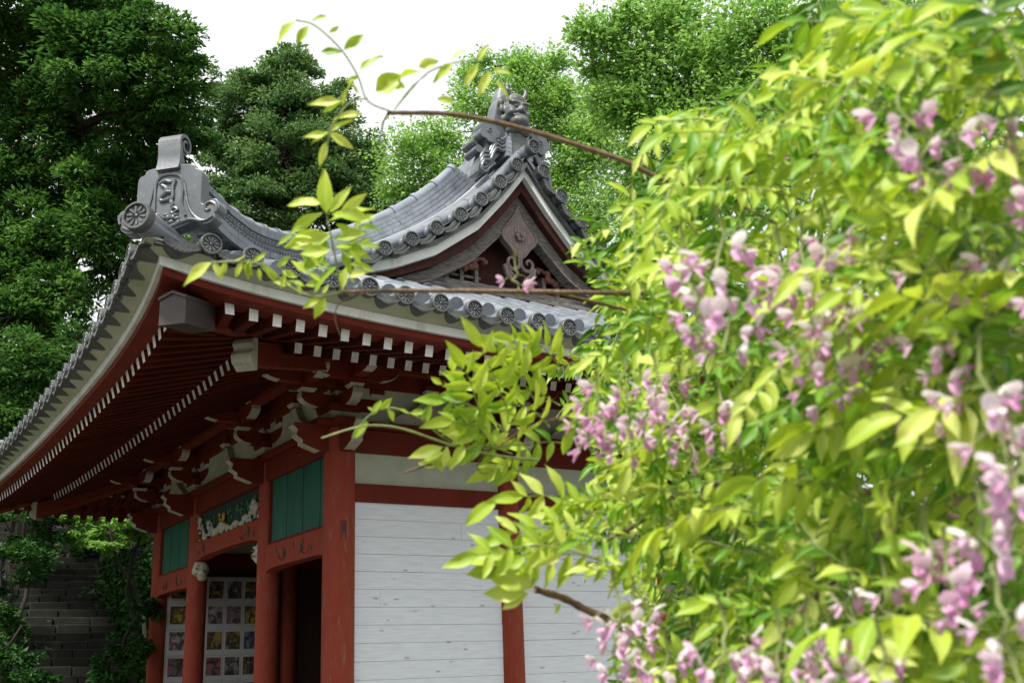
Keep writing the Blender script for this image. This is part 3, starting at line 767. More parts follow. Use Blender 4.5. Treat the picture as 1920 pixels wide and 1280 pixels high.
# upper wall above, plaster panels behind the brackets
for (x0, x1, y0, y1) in ((-.05, .05, .06, L-.06), (W-.05, W+.05, .06, L-.06), (.06, W-.06, -.05, .05), (.06, W-.06, L-.05, L+.05)):
    b = MB(); b.box(x0, x1, y0, y1, 3.93, 4.28); b.build('upper_plaster', PLAST, hall)
    horiz('upper_beam', x0-.03, x1+.03, y0-.03, y1+.03, 4.28, 4.72)
# side walls: boards
def side_wall(y, sgn, x0, x1):
    b = MB(); z = 3.17; k = 0; rr = random.Random(int(x0*10)+2)
    while z > .3:
        xm = rr.uniform(x0+.3, x1-.3) if rr.random() < .3 else x1
        b.box(x0, xm-(.0015 if xm < x1 else 0), y-.02+rr.uniform(-.0025, .0025), y+.02, z-.1625+.0018+rr.uniform(0, .0012), z)
        if xm < x1: b.box(xm, x1, y-.02+rr.uniform(-.0025, .0025), y+.02, z-.1625+.0018, z)
        z -= .1625
    b.box(x0, x1, y-.012*sgn, y+.015, .25, 3.17, 1) if False else None
    o = b.build('board_wall', [BOARDS, BLACK], hall, bevel=.002)
    b = MB(); b.box(x0, x1, y+.0205*(-sgn), y+.03*(-sgn), .28, 3.17) if sgn > 0 else b.box(x0, x1, y+.021, y+.03, .28, 3.17)
    b.build('wall_backing', DARKW, hall)
    b = MB(); b.box(x0, x1, y-.02, y+.02, 3.34, 3.645); b.build('upper_panel', PLAST, hall)
    b = MB(); b.box(x0-.02, x1+.02, y-.07, y+.07, 3.17, 3.34); b.build('tie_beam', RED, hall, bevel=.008)
    b = MB(); b.box(x0-.02, x1+.02, y-.08, y+.08, .28, .46); b.build('ground_sill', RED, hall, bevel=.008)
for y, sgn in ((0, -1), (L, 1)):
    for i in range(2): side_wall(y, sgn, XP[i]+.08, XP[i+1]-.08)
b = MB(); b.box(W-.03, W+.03, .1, L-.1, .28, 3.64); b.build('back_wall', DARKW, hall)
b = MB(); b.box(.05, W-.05, .05, L-.05, .22, .30); b.build('floor_boards', DARKW, hall)
b = MB(); b.box(.06, W-.06, .06, L-.06, 3.60, 3.635); b.build('ceiling_boards', DARKW, hall)
b = MB(); b.box(-.75, W+.75, -.75, L+.75, -.05, .10); b.build('stone_base', STONE, hall, bevel=.02)

# facade bays
class FP:
    """every painted motif becomes a part of its own under the lintel"""
    def __init__(q, par): q.par = par
    def add(q, *a): q.cur.add(*a)
    def tube(q, *a):
        m_ = MB(); m_.tube(*a); m_.build('painted_stem', mat('dark_green_paint', (.03, .035, .02), .6), q.par)
def flower(b, y, z, s, x=-.0775):
    b.cur = MB()
    for k in range(5):
        a = 2*math.pi*k/5+y; L_ = s*(.9+.3*math.sin(k*2.3+y*7))
        pr = [(0, -.2*s), (.5*L_, -.22*s), (L_, 0), (.5*L_, .22*s), (0, .2*s)]
        ca, sa = math.cos(a), math.sin(a)
        n_ = len(b.cur.v)
        b.add([(x, y, z)]+[(x, y+u*ca-v*sa, z+u*sa+v*ca) for u, v in pr[1:4]], [(0, 1, 2, 3)])
        if n_: b.cur.f[-1] = (0,)+b.cur.f[-1][1:]
    b.cur.build('painted_flower', mat('dark_green_paint', (.03, .035, .02), .6), b.par)
for (ya, yb, kind) in ((YP[0], YP[1], 'side'), (YP[1], YP[2], 'mid'), (YP[2], YP[3], 'side')):
    y0 = ya+.10; y1 = yb-.10
    if kind == 'side':
        zb = 2.67 if ya == 0 else 2.72; zg = zb+.28
        # shaped door lintel
        n = 16; top = [(0, y0+(y1-y0)*k/n, zg) for k in range(n+1)]
        bot = [(0, y0+(y1-y0)*k/n, zb+.035*(1-abs(2*k/n-1)**6)) for k in range(n+1)]
        b = MB(); b.strip(top, bot, (1, 0, 0), -.075, .075); o = b.build('door_lintel', REDW, hall, bevel=.008)
        b = MB(); b.box(-.055, .055, y0, y1, zg, zg+.03); b.build('panel_rail', RED, hall, bevel=.004)
        b = MB(); b.box(-.06, .06, y0+.005, y0+.07, zg+.03, 3.64); b.box(-.06, .06, y1-.05, y1-.005, zg+.03, 3.64); b.build('panel_frame', RED, hall, bevel=.004)
        b = MB(); q = (y1-y0-.10)/7
        for k in range(7): b.box(-.03-.006*(k % 2), .01, y0+.06+q*k+.003, y0+.06+q*(k+1)-.003, zg+.03, 3.64)
        b.build('green_panel', GREEN, hall, bevel=.003)
        f = FP(o); my = (y0+y1)/2
        flower(f, my-.20, zg-.13, .085, -.079); flower(f, my+.28, zg-.13, .085, -.079); flower(f, my+.02, zg-.08, .035, -.079); flower(f, my+.50, zg-.08, .035, -.079); flower(f, my-.45, zg-.16, .04, -.079)
        for (a, c_) in ((my-.18, -1), (my+.22, 1), (my+.45, -1)):
            f.tube([(-.077, a, zg-.15), (-.077, a+.08*c_, zg-.20), (-.077, a+.16*c_, zg-.19), (-.077, a+.22*c_, zg-.12)], .004, 4)
    else:
        zb = 3.02; zg = 3.27; n = 20
        top = [(0, y0+(y1-y0)*k/n, zg) for k in range(n+1)]
        bot = [(0, y0+(y1-y0)*k/n, zb+.06*(1-abs(2*k/n-1)**5)) for k in range(n+1)]
        b = MB(); b.strip(top, bot, (1, 0, 0), -.075, .075); o = b.build('door_lintel', REDW, hall, bevel=.008)
        f = FP(o); flower(f, y0+.35, zg-.10, .085, -.079); flower(f, y1-.35, zg-.10, .085, -.079); flower(f, y0+.17, zg-.14, .05, -.079); flower(f, y1-.17, zg-.14, .05, -.079)
        f.tube([(-.077, y0+.45, zg-.12), (-.077, y0+.55, zg-.17), (-.077, y0+.65, zg-.12)], .006, 4)
        b = MB(); b.box(-.01, .04, y0, y1, zg, 3.64); b.build('panel_back', mat('dark_green', (.012, .035, .024), .7), hall)
        rr = random.Random(11); wv = MB(); gr = MB(); ye = MB(); rd = MB()
        for k in range(260):
            t = rr.random(); y = y0+.05+(y1-y0-.10)*t
            h = .05+.04*math.sin(t*21)**2+.17*math.exp(-((t-.10)/.07)**2)+.20*math.exp(-((t-.80)/.05)**2)*1.1+.24*math.exp(-((t-.97)/.05)**2)+.12*math.exp(-((t-.6)/.04)**2)
            zz_ = rr.random()**.8*h; r_ = rr.uniform(.016, .034)
            wv.ball((-.03-.015*rr.random(), y+.05*zz_/.2, zg+.01+zz_), (.026, r_, r_*.8), 7, 5)
        for k in range(70): gr.ball((-.02, y0+.25+rr.random()*1.7, zg+.05+rr.random()*.24), (.018, .03*rr.uniform(.5, 1.3), .022), 7, 5)
        for k in range(7): ye.ball((-.045, y0+1.30+rr.random()*.2, zg+.16+rr.random()*.12), (.02, .025, .03), 7, 5)
        wv.build('carved_waves', BONE, hall, remesh=.014); gr.build('carved_leaves', mat('carved_green', (.03, .16, .07), .6), hall, remesh=.014)
        ye.build('carved_bird', mat('carved_ochre', (.45, .25, .04), .6), hall, remesh=.012)
# white carved lion heads on the pillars of the middle bay
def lion(y, s):
    b = MB(); F = lambda x, d, z, r: b.ball((x, y-s*d, z), r, 10, 8)
    F(0, .10, 2.93, (.085, .10, .10)); F(-.03, .17, 2.88, (.07, .07, .055)); F(-.01, .14, 2.83, (.065, .07, .04)); F(-.01, .03, 2.95, (.09, .07, .11))
    F(-.075, .14, 2.97, (.025, .03, .018)); F(-.04, .23, 2.905, (.03, .025, .022)); F(-.085, .02, 2.92, (.022, .035, .045))
    for k in range(5): F(-.05+.02*k, .02, 3.02-.004*k, (.03, .035, .03))
    o = b.build('carved_lion_head', BONE, hall, remesh=.010)
    b = MB(); b.tube([(-.085, y-s*.13, 2.945), (-.095, y-s*.17, 2.935)], .012, 6); b.ball((-.09, y-s*.155, 2.875), (.016, .05, .010), 8, 5); b.build('painted_eye', mat('eye_paint', (.12, .10, .03), .5), o)
lion(YP[2]-.10, 1); lion(YP[1]+.10, -1)

# ---------- bracket sets
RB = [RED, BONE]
def armprof(o0, o1, z0, h, wavy=False):
    """side outline of a bracket arm, tip at o1; returns outline and the set of tip edges painted white"""
    d = o1-o0
    if wavy: tip = [(o1-.02, z0+h), (o1, z0+h-.03), (o1-.05, z0+h-.07), (o1-.035, z0+h*.52), (o1-.10, z0+h*.36), (o1-.10, z0+h*.22), (o1-.19, z0+h*.10), (o1-.27, z0+.0)]
    else: tip = [(o1, z0+h), (o1, z0+h*.62), (o1-.035, z0+h*.33), (o1-.09, z0+h*.13), (o1-.17, z0)]
    return [(o0, z0), (o0, z0+h)]+tip, set(range(1+ (1 if wavy else 1), 1+len(tip)+0))
def arm(b, c, O, A, o0, o1, z0, h, w, wavy=False):
    prof, ws = armprof(o0, o1, z0, h, wavy)
    b.prism(prof, c, O, (0, 0, 1), A, -w/2, w/2, 0, lambda i: 1 if i in ws else 0)
def block(b, c, A, O, a, o, z, s, h=.10):
    """bearing block: square top with tapered foot, white lower bevel"""
    c = np.array(c)+np.array(A)*a+np.array(O)*o
    vs = []
    for (zz, hs) in ((z, s*.34), (z+h*.42, s*.5), (z+h, s*.5)):
        vs += [c+np.array(A)*i*hs+np.array(O)*j*hs+np.array((0, 0, zz)) for i, j in ((-1, -1), (1, -1), (1, 1), (-1, 1))]
    fs = [(3, 2, 1, 0), (8, 9, 10, 11)]; ms = [0, 0]
    for k in (0, 4):
        for i in range(4): fs.append((k+i, k+(i+1) % 4, k+4+(i+1) % 4, k+4+i)); ms.append(1 if k == 0 else 0)
    b.add(vs, fs, ms)
SEEN = set()
def bracket(x, y, O, corner=False):
    dup_ = (x, y) in SEEN; SEEN.add((x, y)); e_ = .0035 if dup_ else 0
    O = np.array(O, float); A = np.cross((0, 0, 1), O); c = np.array((x, y, 0.))
    root = bpy.data.objects.new('bracket_set', None); C.objects.link(root); root.parent = hall; root.location = (x, y, 3.93)
    inv = Matrix.Translation((-x, -y, -3.93))
    def bd(mb, nm):
        o = bpy.data.objects.new(nm, mb.mesh(nm, RB)); C.objects.link(o); o.parent = root; o.matrix_parent_inverse = inv
        bv = o.modifiers.new('bevel', 'BEVEL'); bv.width = .004; bv.segments = 1; bv.limit_method = 'ANGLE'; return o
    if not dup_:
        b = MB(); block(b, c, A, O, 0, 0, 3.934, .30, .15); bd(b, 'bearing_block')
    b = MB(); arm(b, c, O, A, 0, .42, 4.043+e_, .135, .11+e_); bd(b, 'bracket_arm')
    b = MB()
    for s in (1, -1):
        if dup_ or corner: 
            q = (A*s)
            if abs((x if abs(q[0]) > .5 else y)) < .01 and q[0]+q[1] < 0 or ((x > W-.01 and q[0] > .5) or (y > L-.01 and q[1] > .5)): continue
        arm(b, c, A*s, O, 0, .46, 4.040-e_, .135, .112)
    if b.v: bd(b, 'bracket_arm')
    for a, o_ in ((-.37, 0), (0, 0), (.37, 0), (0, .34)):
        if dup_ and (a, o_) == (0, 0): continue
        if corner and a and ((A*a)[0]+(A*a)[1] < 0 if x+y < .01 else False): continue
        b = MB(); block(b, c, A, O, a, o_, 4.18+e_, .15, .09); bd(b, 'small_block')
    cc = c+O*.34
    b = MB()
    for s in (1, -1): arm(b, cc, A*s, O, 0, .44, 4.268+e_, .12, .10)
    bd(b, 'bracket_arm')
    b = MB(); arm(b, c, O, A, 0, .80, 4.273+e_*2, .12, .10+e_); bd(b, 'bracket_arm')
    for a in (-.36, .36):
        b = MB(); block(b, cc, A, O, a, 0, 4.388+e_, .14, .08); bd(b, 'small_block')
    # beam nosing with painted scroll tip
    b = MB(); arm(b, c, O, A, .05, .50, 3.62, .26, .12, True); bd(b, 'beam_nosing')
for y in YP: bracket(0, y, (-1, 0, 0), y in (0, L))
for x in XP: bracket(x, 0, (0, -1, 0), x in (0, W))
for x in XP: bracket(x, L, (0, 1, 0), x in (0, W))
for y in YP: bracket(W, y, (1, 0, 0), y in (0, L))
# frog-leg struts between brackets
for (c, A, O) in [((0, (YP[i]+YP[i+1])/2), (0, 1, 0), (-1, 0, 0)) for i in range(3)]+[(((XP[i]+XP[i+1])/2, 0), (1, 0, 0), (0, -1, 0)) for i in range(2)]:
    b = MB(); h = [(float(a), float(z)) for a, z in smooth_curve([(0, 4.26), (.07, 4.25), (.12, 4.17), (.22, 4.08), (.36, 4.03), (.42, 3.96), (.40, 3.935)], 3)]
    full = h+[(-a, z) for a, z in reversed(h[1:])]
    b.prism(full, (c[0], c[1], 0), A, (0, 0, 1), O, .05, .12); b.build('frog_leg_strut', BONE, hall, bevel=.006)
    b = MB(); block(b, (c[0], c[1], 0), A, O, 0, .08, 4.262, .16, .09); b.build('small_block', RB, hall)
for side in 'SWNE':   # eave purlins carried by the brackets
    ln = SIDES[side][1]; b = MB(); b.beam(P3(side, -.62, .34, 4.43+.0), P3(side, ln+.62, .34, 4.43), .13, .10); b.build('eave_purlin', RED, hall)
# interior door leaves seen through the open bay
b = MB(); b.box(1.55, 1.60, .25, 1.05, .3, 3.0); b.build('inner_screen', DARKW, hall)
b = MB(); dm = mat('door_wood', (.11, .045, .022), .55, col2=(.06, .025, .014), scale=5, stretch=(5, 5, .5))
for k in range(3):
    y = 1.15+.45*k; b.box(2.4, 2.45, y, y+.43, .3, 2.9)
    for z in (1.0, 1.5, 2.0, 2.6): b.box(2.385, 2.401, y+.02, y+.41, z, z+.03)
b.build('inner_door', dm, hall)

# ---------- photo board inside
pb = thing('photo_board', 'board of mounted photographs hanging inside the open hall', 'photo board', (.7, L-.06, 1.6))
b = MB(); b.box(-.62, .95, -.03, .0, -1.2, 1.42); bo = b.build('backing_board', mat('board_white', (.50, .52, .52), .6, var=.1), pb)
PC = [((.04, .04, .05), (.55, .38, .05)), ((.05, .05, .06), (.45, .28, .05)), ((.22, .16, .20), (.5, .12, .10)), ((.05, .09, .04), (.25, .3, .45)), ((.25, .15, .2), (.6, .5, .52)), ((.05, .06, .10), (.5, .5, .6)), ((.10, .08, .09), (.4, .35, .36))]
def photo_mat(k, c1, c2):
    n_ = 'photo_print_%d' % k
    if n_ in MATS: return MATS[n_]
    m = mat(n_, c1, .35, col2=c2, scale=7, detail=1.5, thr=(.30, .62), spec=.3)
    r = [q for q in m.node_tree.nodes if q.type == 'VALTORGB'][0].color_ramp
    for ps, cc in ((.42, tuple(.5*a+.1 for a in c2)), (.5, (.05, .045, .05)), (.56, tuple(.4*(a+b_) for a, b_ in zip(c1, c2)))):
        e = r.elements.new(ps); e.color = (*cc, 1)
    return m
rr = random.Random(4)
for r in range(7):
    for c_ in range(6):
        x = -.60+.262*c_; z = 1.39-.345*(r+1)
        if rr.random() < .04: continue
        k = rr.randrange(len(PC)); bgc, fgc = PC[k]
        ph = MB(); g = .006
        ph.box(x+g, x+.262-g, -.036, -.031, z+g, z+.345-g, 0)
        hz = rr.choice((0, 0, 1)); iw = .028
        ph.box(x+iw, x+.262-iw, -.040, -.0365, z+.075, z+.345-.03, 1)
        ph.box(x+rr.uniform(.06, .10), x+rr.uniform(.13, .19), -.0415, -.0402, z+.08, z+rr.uniform(.16, .24), 2)
        ph.ball((x+.131+rr.uniform(-.05, .03), -.041, z+.20+rr.uniform(-.03, .05)), (.02, .002, .022), 8, 5, 3)
        o = ph.build('photograph', [mat('photo_mount', (.62, .64, .64), .5, var=.08), photo_mat(k, bgc, fgc), photo_mat(k+20, fgc, bgc),
                                mat('photo_skin', (.30, .20, .15), .4)], pb)

# ================================================================ ground, hill, steps
def gh(x, y):
    """terrain height: level yard, wooded slope rising behind and left of the hall"""
    d = max(0, (y-9.3))+max(0, (-x-9))*.2
    a = .56*d if d < 13 else 7.3+.25*(d-13)
    return min(a, 12)+ (.10*math.sin(x*1.3+y*.7)+.08*math.sin(x*2.9-y*1.7))*min(1, d/2)
xs = list(np.concatenate([np.linspace(-300, -30, 8), np.linspace(-25, 30, 70), np.linspace(36, 300, 8)]))
ys = list(np.concatenate([np.linspace(-200, -20, 8), np.linspace(-15, 35, 64), np.linspace(42, 400, 8)]))
b = MB(); ny = len(ys)
b.add([(x, y, gh(x, y)-.02) for x in xs for y in ys], [(i*ny+j, (i+1)*ny+j, (i+1)*ny+j+1, i*ny+j+1) for i in range(len(xs)-1) for j in range(ny-1)])
gm = mat('ground_soil', (.035, .030, .02), .95, col2=(.012, .022, .007), scale=.8, bump=.6, bscale=6)
g = b.build('ground', gm, smooth=True); tag(g, 'dark earthy hillside and yard floor', None, kind='structure')
b = MB(); b.box(-14, 16, -16, 8.6, -.1, .004); yd = b.build('gravel_yard', mat('gravel', (.13, .122, .105), .95, col2=(.07, .067, .057), scale=18, bump=.6, bscale=60))
tag(yd, 'pale gravel yard around the hall', None, kind='structure')

st = thing('stone_stairs', 'worn dark stone steps climbing the shaded hillside', 'steps', (-.2, 10, 0))
rr = random.Random(21); b = MB()
for k in range(34):
    y = -.6+.30*k; z = .165*k+.16; x = -1.1+ .02*k
    while x < 1.35:
        w = rr.uniform(.35, .8); x2 = min(x+w, 1.5)
        b.box(x+.010, x2-.010, y+rr.uniform(-.03, .03), y+.46, z-.3, z+.165+rr.uniform(-.02, .02)); x = x2
b.build('step_stones', STONE, st, bevel=.015)
b = MB(); b.box(-1.05, 1.5, -.3, 10, -1.0, -.05); 
rw = thing('retaining_wall', 'mossy block stone wall beside the stairs', 'wall', (1.5, 12.5, 0)); b = MB()
for r in range(24):
    y = -3.2+(.2 if r % 2 else 0)
    while y < 4.6:
        w = rr.uniform(.25, .7); z = .27*r+rr.uniform(-.01, .01)
        if z < 2.2+ .56*(y+3.2)*1.0+1.3: b.box(rr.uniform(-.02, .03), .35, y+.01, y+w-.01, z+.008, z+.262)
        y += w
b.build('wall_blocks', MOSSY, rw, bevel=.02)

# ================================================================ foliage
def in_poly(x, y, poly):
    c = False; n = len(poly); j = n-1
    for i in range(n):
        if ((poly[i][1] > y) != (poly[j][1] > y)) and (x < (poly[j][0]-poly[i][0])*(y-poly[i][1])/(poly[j][1]-poly[i][1]+1e-9)+poly[i][0]): c = not c
        j = i
    return c
def leaf_mesh(name, pts, size, mt, parent, flat=.5, aspect=.5, fold=.15, dirs=None, tone=None, tonemul=1.0):
    """thousands of small folded leaves (two quads sharing a midrib) at pts"""
    n = len(pts); pts = np.asarray(pts, float)
    d = rng.normal(size=(n, 3)); d[:, 2] *= (1-flat)
    if dirs is not None: d = d*.55+dirs
    d /= np.linalg.norm(d, axis=1)[:, None]+1e-9
    nrm = rng.normal(size=(n, 3))*(1-flat)+np.array((0, 0, flat*2.2)); s = np.cross(d, nrm); s /= np.linalg.norm(s, axis=1)[:, None]+1e-9
    u = np.cross(s, d); sz = size*rng.uniform(.55, 1.35, n)[:, None]
    base = pts-d*sz*.5; tip = pts+d*sz*.5-u*sz*.12
    l = pts-s*sz*aspect*.5-d*sz*.05-u*sz*fold*.3; r = pts+s*sz*aspect*.5-d*sz*.05-u*sz*fold*.3; m = pts+u*sz*fold*.35
    V = np.stack([base, l, tip, r, m], 1).reshape(-1, 3)
    idx = np.arange(n)[:, None]*5
    F = np.concatenate([idx+np.array([0, 4, 1]), idx+np.array([4, 2, 1]), idx+np.array([0, 3, 4]), idx+np.array([4, 3, 2])], 1).reshape(-1)
    me = bpy.data.meshes.new(name); me.vertices.add(len(V)); me.vertices.foreach_set('co', V.ravel())
    nf = n*4; me.loops.add(nf*3); me.loops.foreach_set('vertex_index', F.astype(np.int32))
    me.polygons.add(nf); me.polygons.foreach_set('loop_start', np.arange(0, nf*3, 3, dtype=np.int32)); me.polygons.foreach_set('loop_total', np.full(nf, 3, np.int32))
    me.update(calc_edges=True); me.materials.append(mt)
    if tone is None: tone = rng.random(n)
    at_ = me.attributes.new('tone', 'FLOAT', 'POINT'); at_.data.foreach_set('value', np.repeat(tone, 5).astype(np.float32))
    o = bpy.data.objects.new(name, me); C.objects.link(o); o.parent = parent
    if parent: o.matrix_parent_inverse = Matrix.Translation(-parent.location)
    return o
def tree(name, label, group, base, blobs, nleaf, size, mt, flat=.5, aspect=.5, trunk_r=.3, lim=None, sub=.42, shell=.55, nsub=16, droop=0, cat='tree', twigs=True, top=None):
    """blobs: (world centre, radius). Each blob is broken into sub-clumps along twigs; leaves gather on the clumps."""
    t = thing(name, label, cat, tuple(base), group)
    inv = Matrix.Translation(-t.location)
    base = np.array(base, float); tb = MB()
    cen = np.mean([c for c, r in blobs], 0); hi = max(blobs, key=lambda q: q[0][2])[0]
    topp = np.array(top) if top is not None else np.array([cen[0], cen[1], hi[2]])
    K = 8; tp = [base+(topp-base)*k/K+np.array((math.sin(k*1.7)*.12, math.cos(k*1.3)*.12, 0))*(k > 0) for k in range(K+1)]
    tb.tube(tp, [trunk_r*(1-.85*k/K)+.01 for k in range(K+1)], 9)
    pts = []; tw = []; tot = sum(r**2 for c, r in blobs); dirs = []
    for c, r in blobs:
        c = np.array(c); 
        q = min(tp, key=lambda v: np.linalg.norm(v-c-np.array((0, 0, -r)))); mid = (q+c)/2+np.array((0, 0, .12*r))
        tb.tube([q, mid, c], [trunk_r*.28, trunk_r*.18, trunk_r*.08], 6)
        ns = max(5, int(nsub*1)); nl = int(nleaf*r**2/tot/ns)
        for k in range(ns):
            v = rng.normal(size=3); v /= np.linalg.norm(v); sc = c+v*r*rng.uniform(shell, 1.0)*np.array((1, 1, .8))
            sr = r*sub*rng.uniform(.6, 1.25)
            if twigs: tb.tube([c, (c+sc)/2+rng.normal(size=3)*.06*r, sc], [trunk_r*.07, trunk_r*.045, trunk_r*.02], 4, False)
            g_ = rng.normal(size=(nl, 3)); g_ /= np.linalg.norm(g_, axis=1)[:, None]; g_ *= (rng.random((nl, 1))**.45)
            g_ *= np.array((1, 1, .55)); pp = sc+g_*sr
            if droop: pp[:, 2] -= droop*np.linalg.norm(g_[:, :2], axis=1)*sr
            pts.append(pp); dd = g_+v*.5; dirs.append(dd)
    o = tb.build('trunk', BARK if cat == 'tree' else mat('shrub_stem', (.022, .018, .012), .9), t, smooth=True); o.matrix_parent_inverse = inv
    P_ = np.concatenate(pts); D_ = np.concatenate(dirs)
    leaf_mesh('foliage', P_, size, mt, t, flat, aspect, dirs=D_*.9)
    return t
def blob(px, py, rpx, depth): return (at(px, py, depth), rpx*depth/FPX)

CONM = leaf_mat('conifer_green', [(.014, .055, .014), (.042, .12, .023), (.090, .21, .036), (.16, .31, .05)], .55, .45, .3, csc=.5)
EVGM = leaf_mat('evergreen', [(.045, .11, .040), (.095, .19, .058), (.16, .28, .08), (.23, .36, .11)], .45, .45, .4, csc=.6)
LGTM = leaf_mat('fresh_green', [(.12, .27, .05), (.21, .41, .08), (.32, .54, .11), (.44, .66, .17)], .5, .6, .3, csc=.5)
BSHM = leaf_mat('bush_green', [(.008, .034, .006), (.020, .08, .010), (.05, .15, .016)], .55, .25, .3, csc=.8)

def base_under(px, py, depth):
    q = at(px, py, depth); return (q[0], q[1], gh(q[0], q[1])-.1)
# tall dark conifer upper left
B = []
rb = random.Random(31)
for (x, y, r, d) in [(60,-20,150,24),(190,-10,120,23),(60,130,120,24),(190,110,130,22.5),(290,60,85,22),(320,170,75,22),(250,210,95,22.5),(110,240,110,24),(340,250,65,22.5),(355,110,45,22),
                     (40,330,110,24),(170,340,90,23),(250,320,80,23),(60,430,90,23),(190,430,100,22.5),(120,540,80,22),(30,590,80,21.5),(230,500,60,23),(70,680,100,20.5),(150,640,70,21.5),(20,780,90,20),(-60,60,120,24),(-60,300,130,24),(-60,560,120,22),(310,380,70,24),(20,510,90,22.5),(-20,430,80,23)]:
    B.append(blob(x, y, r, d))
tree('conifer_tree', 'tall dark green conifer towering over the left eave', None, base_under(60, 900, 24), B, 150000, .14, CONM, flat=.6, aspect=.42, trunk_r=.42, sub=.42, shell=.3, nsub=30, droop=.5)
# rounded evergreen
B = [blob(*q) for q in [(500,200,100,29),(560,180,95,29),(450,260,85,29),(620,250,90,29),(530,300,110,28),(430,350,80,28),(620,360,100,28),(500,400,90,27.5),(680,300,60,28.5),(690,390,60,28),(575,450,80,28),(400,440,70,28),(540,140,60,29),(430,180,55,29)]]
tree('evergreen_tree', 'rounded broadleaf evergreen behind the hip ridge', None, base_under(560, 900, 29), B, 120000, .11, EVGM, flat=.3, aspect=.5, trunk_r=.35, sub=.34, nsub=34, shell=.45)
# light deciduous behind the gable
B = [blob(*q) for q in [(780,290,65,24),(850,330,70,24),(750,350,55,24),(830,250,45,24),(900,200,65,25),(980,180,65,25),(1030,230,70,25),(940,300,70,25),(1060,320,70,25),(960,120,40,25),(880,140,30,25),(1060,170,50,25),(1100,400,70,24.5),(1010,400,80,25),(1000,140,55,25),(1080,240,70,25),(1045,110,32,25),(900,110,26,25),(1120,280,70,25),(1150,160,60,25)]]
tree('deciduous_tree', 'light green airy tree rising behind the gable ornament', 'fresh green trees', base_under(930, 900, 25), B, 52000, .095, LGTM, flat=.3, aspect=.5, trunk_r=.09, sub=.75, nsub=22, shell=.2)
B = [blob(*q) for q in [(1120,60,60,19),(1190,110,80,19),(1150,200,70,19),(1250,40,90,19),(1330,110,110,18.5),(1230,220,90,19),(1320,250,110,18.5),(1420,60,100,18),(1430,190,110,18),(1400,330,110,18),(1200,320,80,19),(1280,380,90,18.5),(1520,100,100,18),(1540,260,100,18),(1110,130,35,19),(1090,60,28,19),(1180,30,40,19),(1230,450,90,18.5),(1650,60,110,18),(1700,250,120,18)]]
tree('deciduous_tree', 'large leafy bright green tree filling the sky above the wisteria', 'fresh green trees', base_under(1330, 900, 18.5), B, 60000, .105, LGTM, flat=.25, aspect=.5, trunk_r=.14, sub=.72, nsub=30, shell=.2)
# understory: shrubs and low trees on the shaded slope
bl = ['broad dark shrub under the far eave left of the steps', 'bright leafed bush at the top of the stone steps', 'low bush at the foot of the stairs by the far pillar', 'dark bush in the bottom left corner beside the steps',
      'overhanging shrub above the mossy wall', 'dark leafy tree behind the left eave tip']
for i, (q, n, s_) in enumerate([([(60,980,70,19),(20,1060,70,18),(110,960,60,20),(30,900,60,20)], 7000, .10), ([(150,985,45,19.5),(210,1000,45,19.5),(240,970,40,19),(180,960,40,20)], 5000, .09),
                        ([(240,1210,45,14.5),(262,1150,35,14.8),(215,1260,45,14.3)], 4000, .07), ([(20,1230,50,14),(60,1290,50,13.5),(-20,1180,60,15)], 4500, .08),
                        ([(262,985,28,17),(250,1010,22,17)], 1500, .08), ([(30,850,80,20),(-40,900,90,20),(20,740,70,20.5),(110,860,60,22)], 9000, .11)]):
    bb = [blob(*k) for k in q]; c0 = np.mean([k[0] for k in bb], 0)
    tree('shrub' if i != 5 else 'small_tree', bl[i], 'shrubs on the shaded slope', (c0[0]+(1.5 if i == 1 else 0), c0[1], gh(c0[0], c0[1])-.1), bb, n, s_, BSHM if i not in (1, 4) else LGTM, flat=.5, trunk_r=.05, nsub=14, cat='shrub' if i != 5 else 'tree')
# woodland closing the view behind
pts = []
for k in range(60000):
    x = rng.uniform(-16, 26); y = rng.uniform(20, 27); z = gh(x, y)+rng.uniform(0, 3.0+.8*math.sin(x*.8))
    pts.append((x, y, z))
o = leaf_mesh('distant_wood', np.array(pts), .26, BSHM, None, .4, .6); tag(o, 'dark woodland undergrowth on the slope behind everything', 'woodland', kind='stuff')
pts = []
for k in range(150):
    side_ = rng.random() < .72
    x = rng.uniform(-4.2, -1.25) if side_ else rng.uniform(2.1, 5); y = rng.uniform(9.6, 19); h_ = rng.uniform(.4, 1.3)
    c_ = np.array((x, y, gh(x, y)+h_*.35)); g_ = rng.normal(size=(420, 3)); g_ /= np.linalg.norm(g_, axis=1)[:, None]
    pts.append(c_+g_*(rng.random((420, 1))**.4)*np.array((h_*.75, h_*.75, h_*.7)))
for k in range(26):      # overhanging greenery along both edges of the stairs
    y = rng.uniform(10.3, 18); x = rng.choice((-1.15, 1.35))+rng.normal()*.2; h_ = rng.uniform(.2, .5)
    g_ = rng.normal(size=(160, 3)); g_ /= np.linalg.norm(g_, axis=1)[:, None]
    pts.append(np.array((x, y, gh(x, y)+.3))+g_*(rng.random((160, 1))**.4)*h_)
for k in range(60):      # ivy over the block wall
    y = rng.uniform(9.5, 16.5); z = gh(1.5, y)+rng.uniform(0, 2.2); g_ = rng.normal(size=(150, 3))*np.array((.05, .28, .25))
    pts.append(np.array((1.44, y, z))+g_)
o = leaf_mesh('undergrowth', np.concatenate(pts), .12, BSHM, None, .4, .55); tag(o, 'tangled dark undergrowth crowding both sides of the steps', 'undergrowth', kind='stuff')
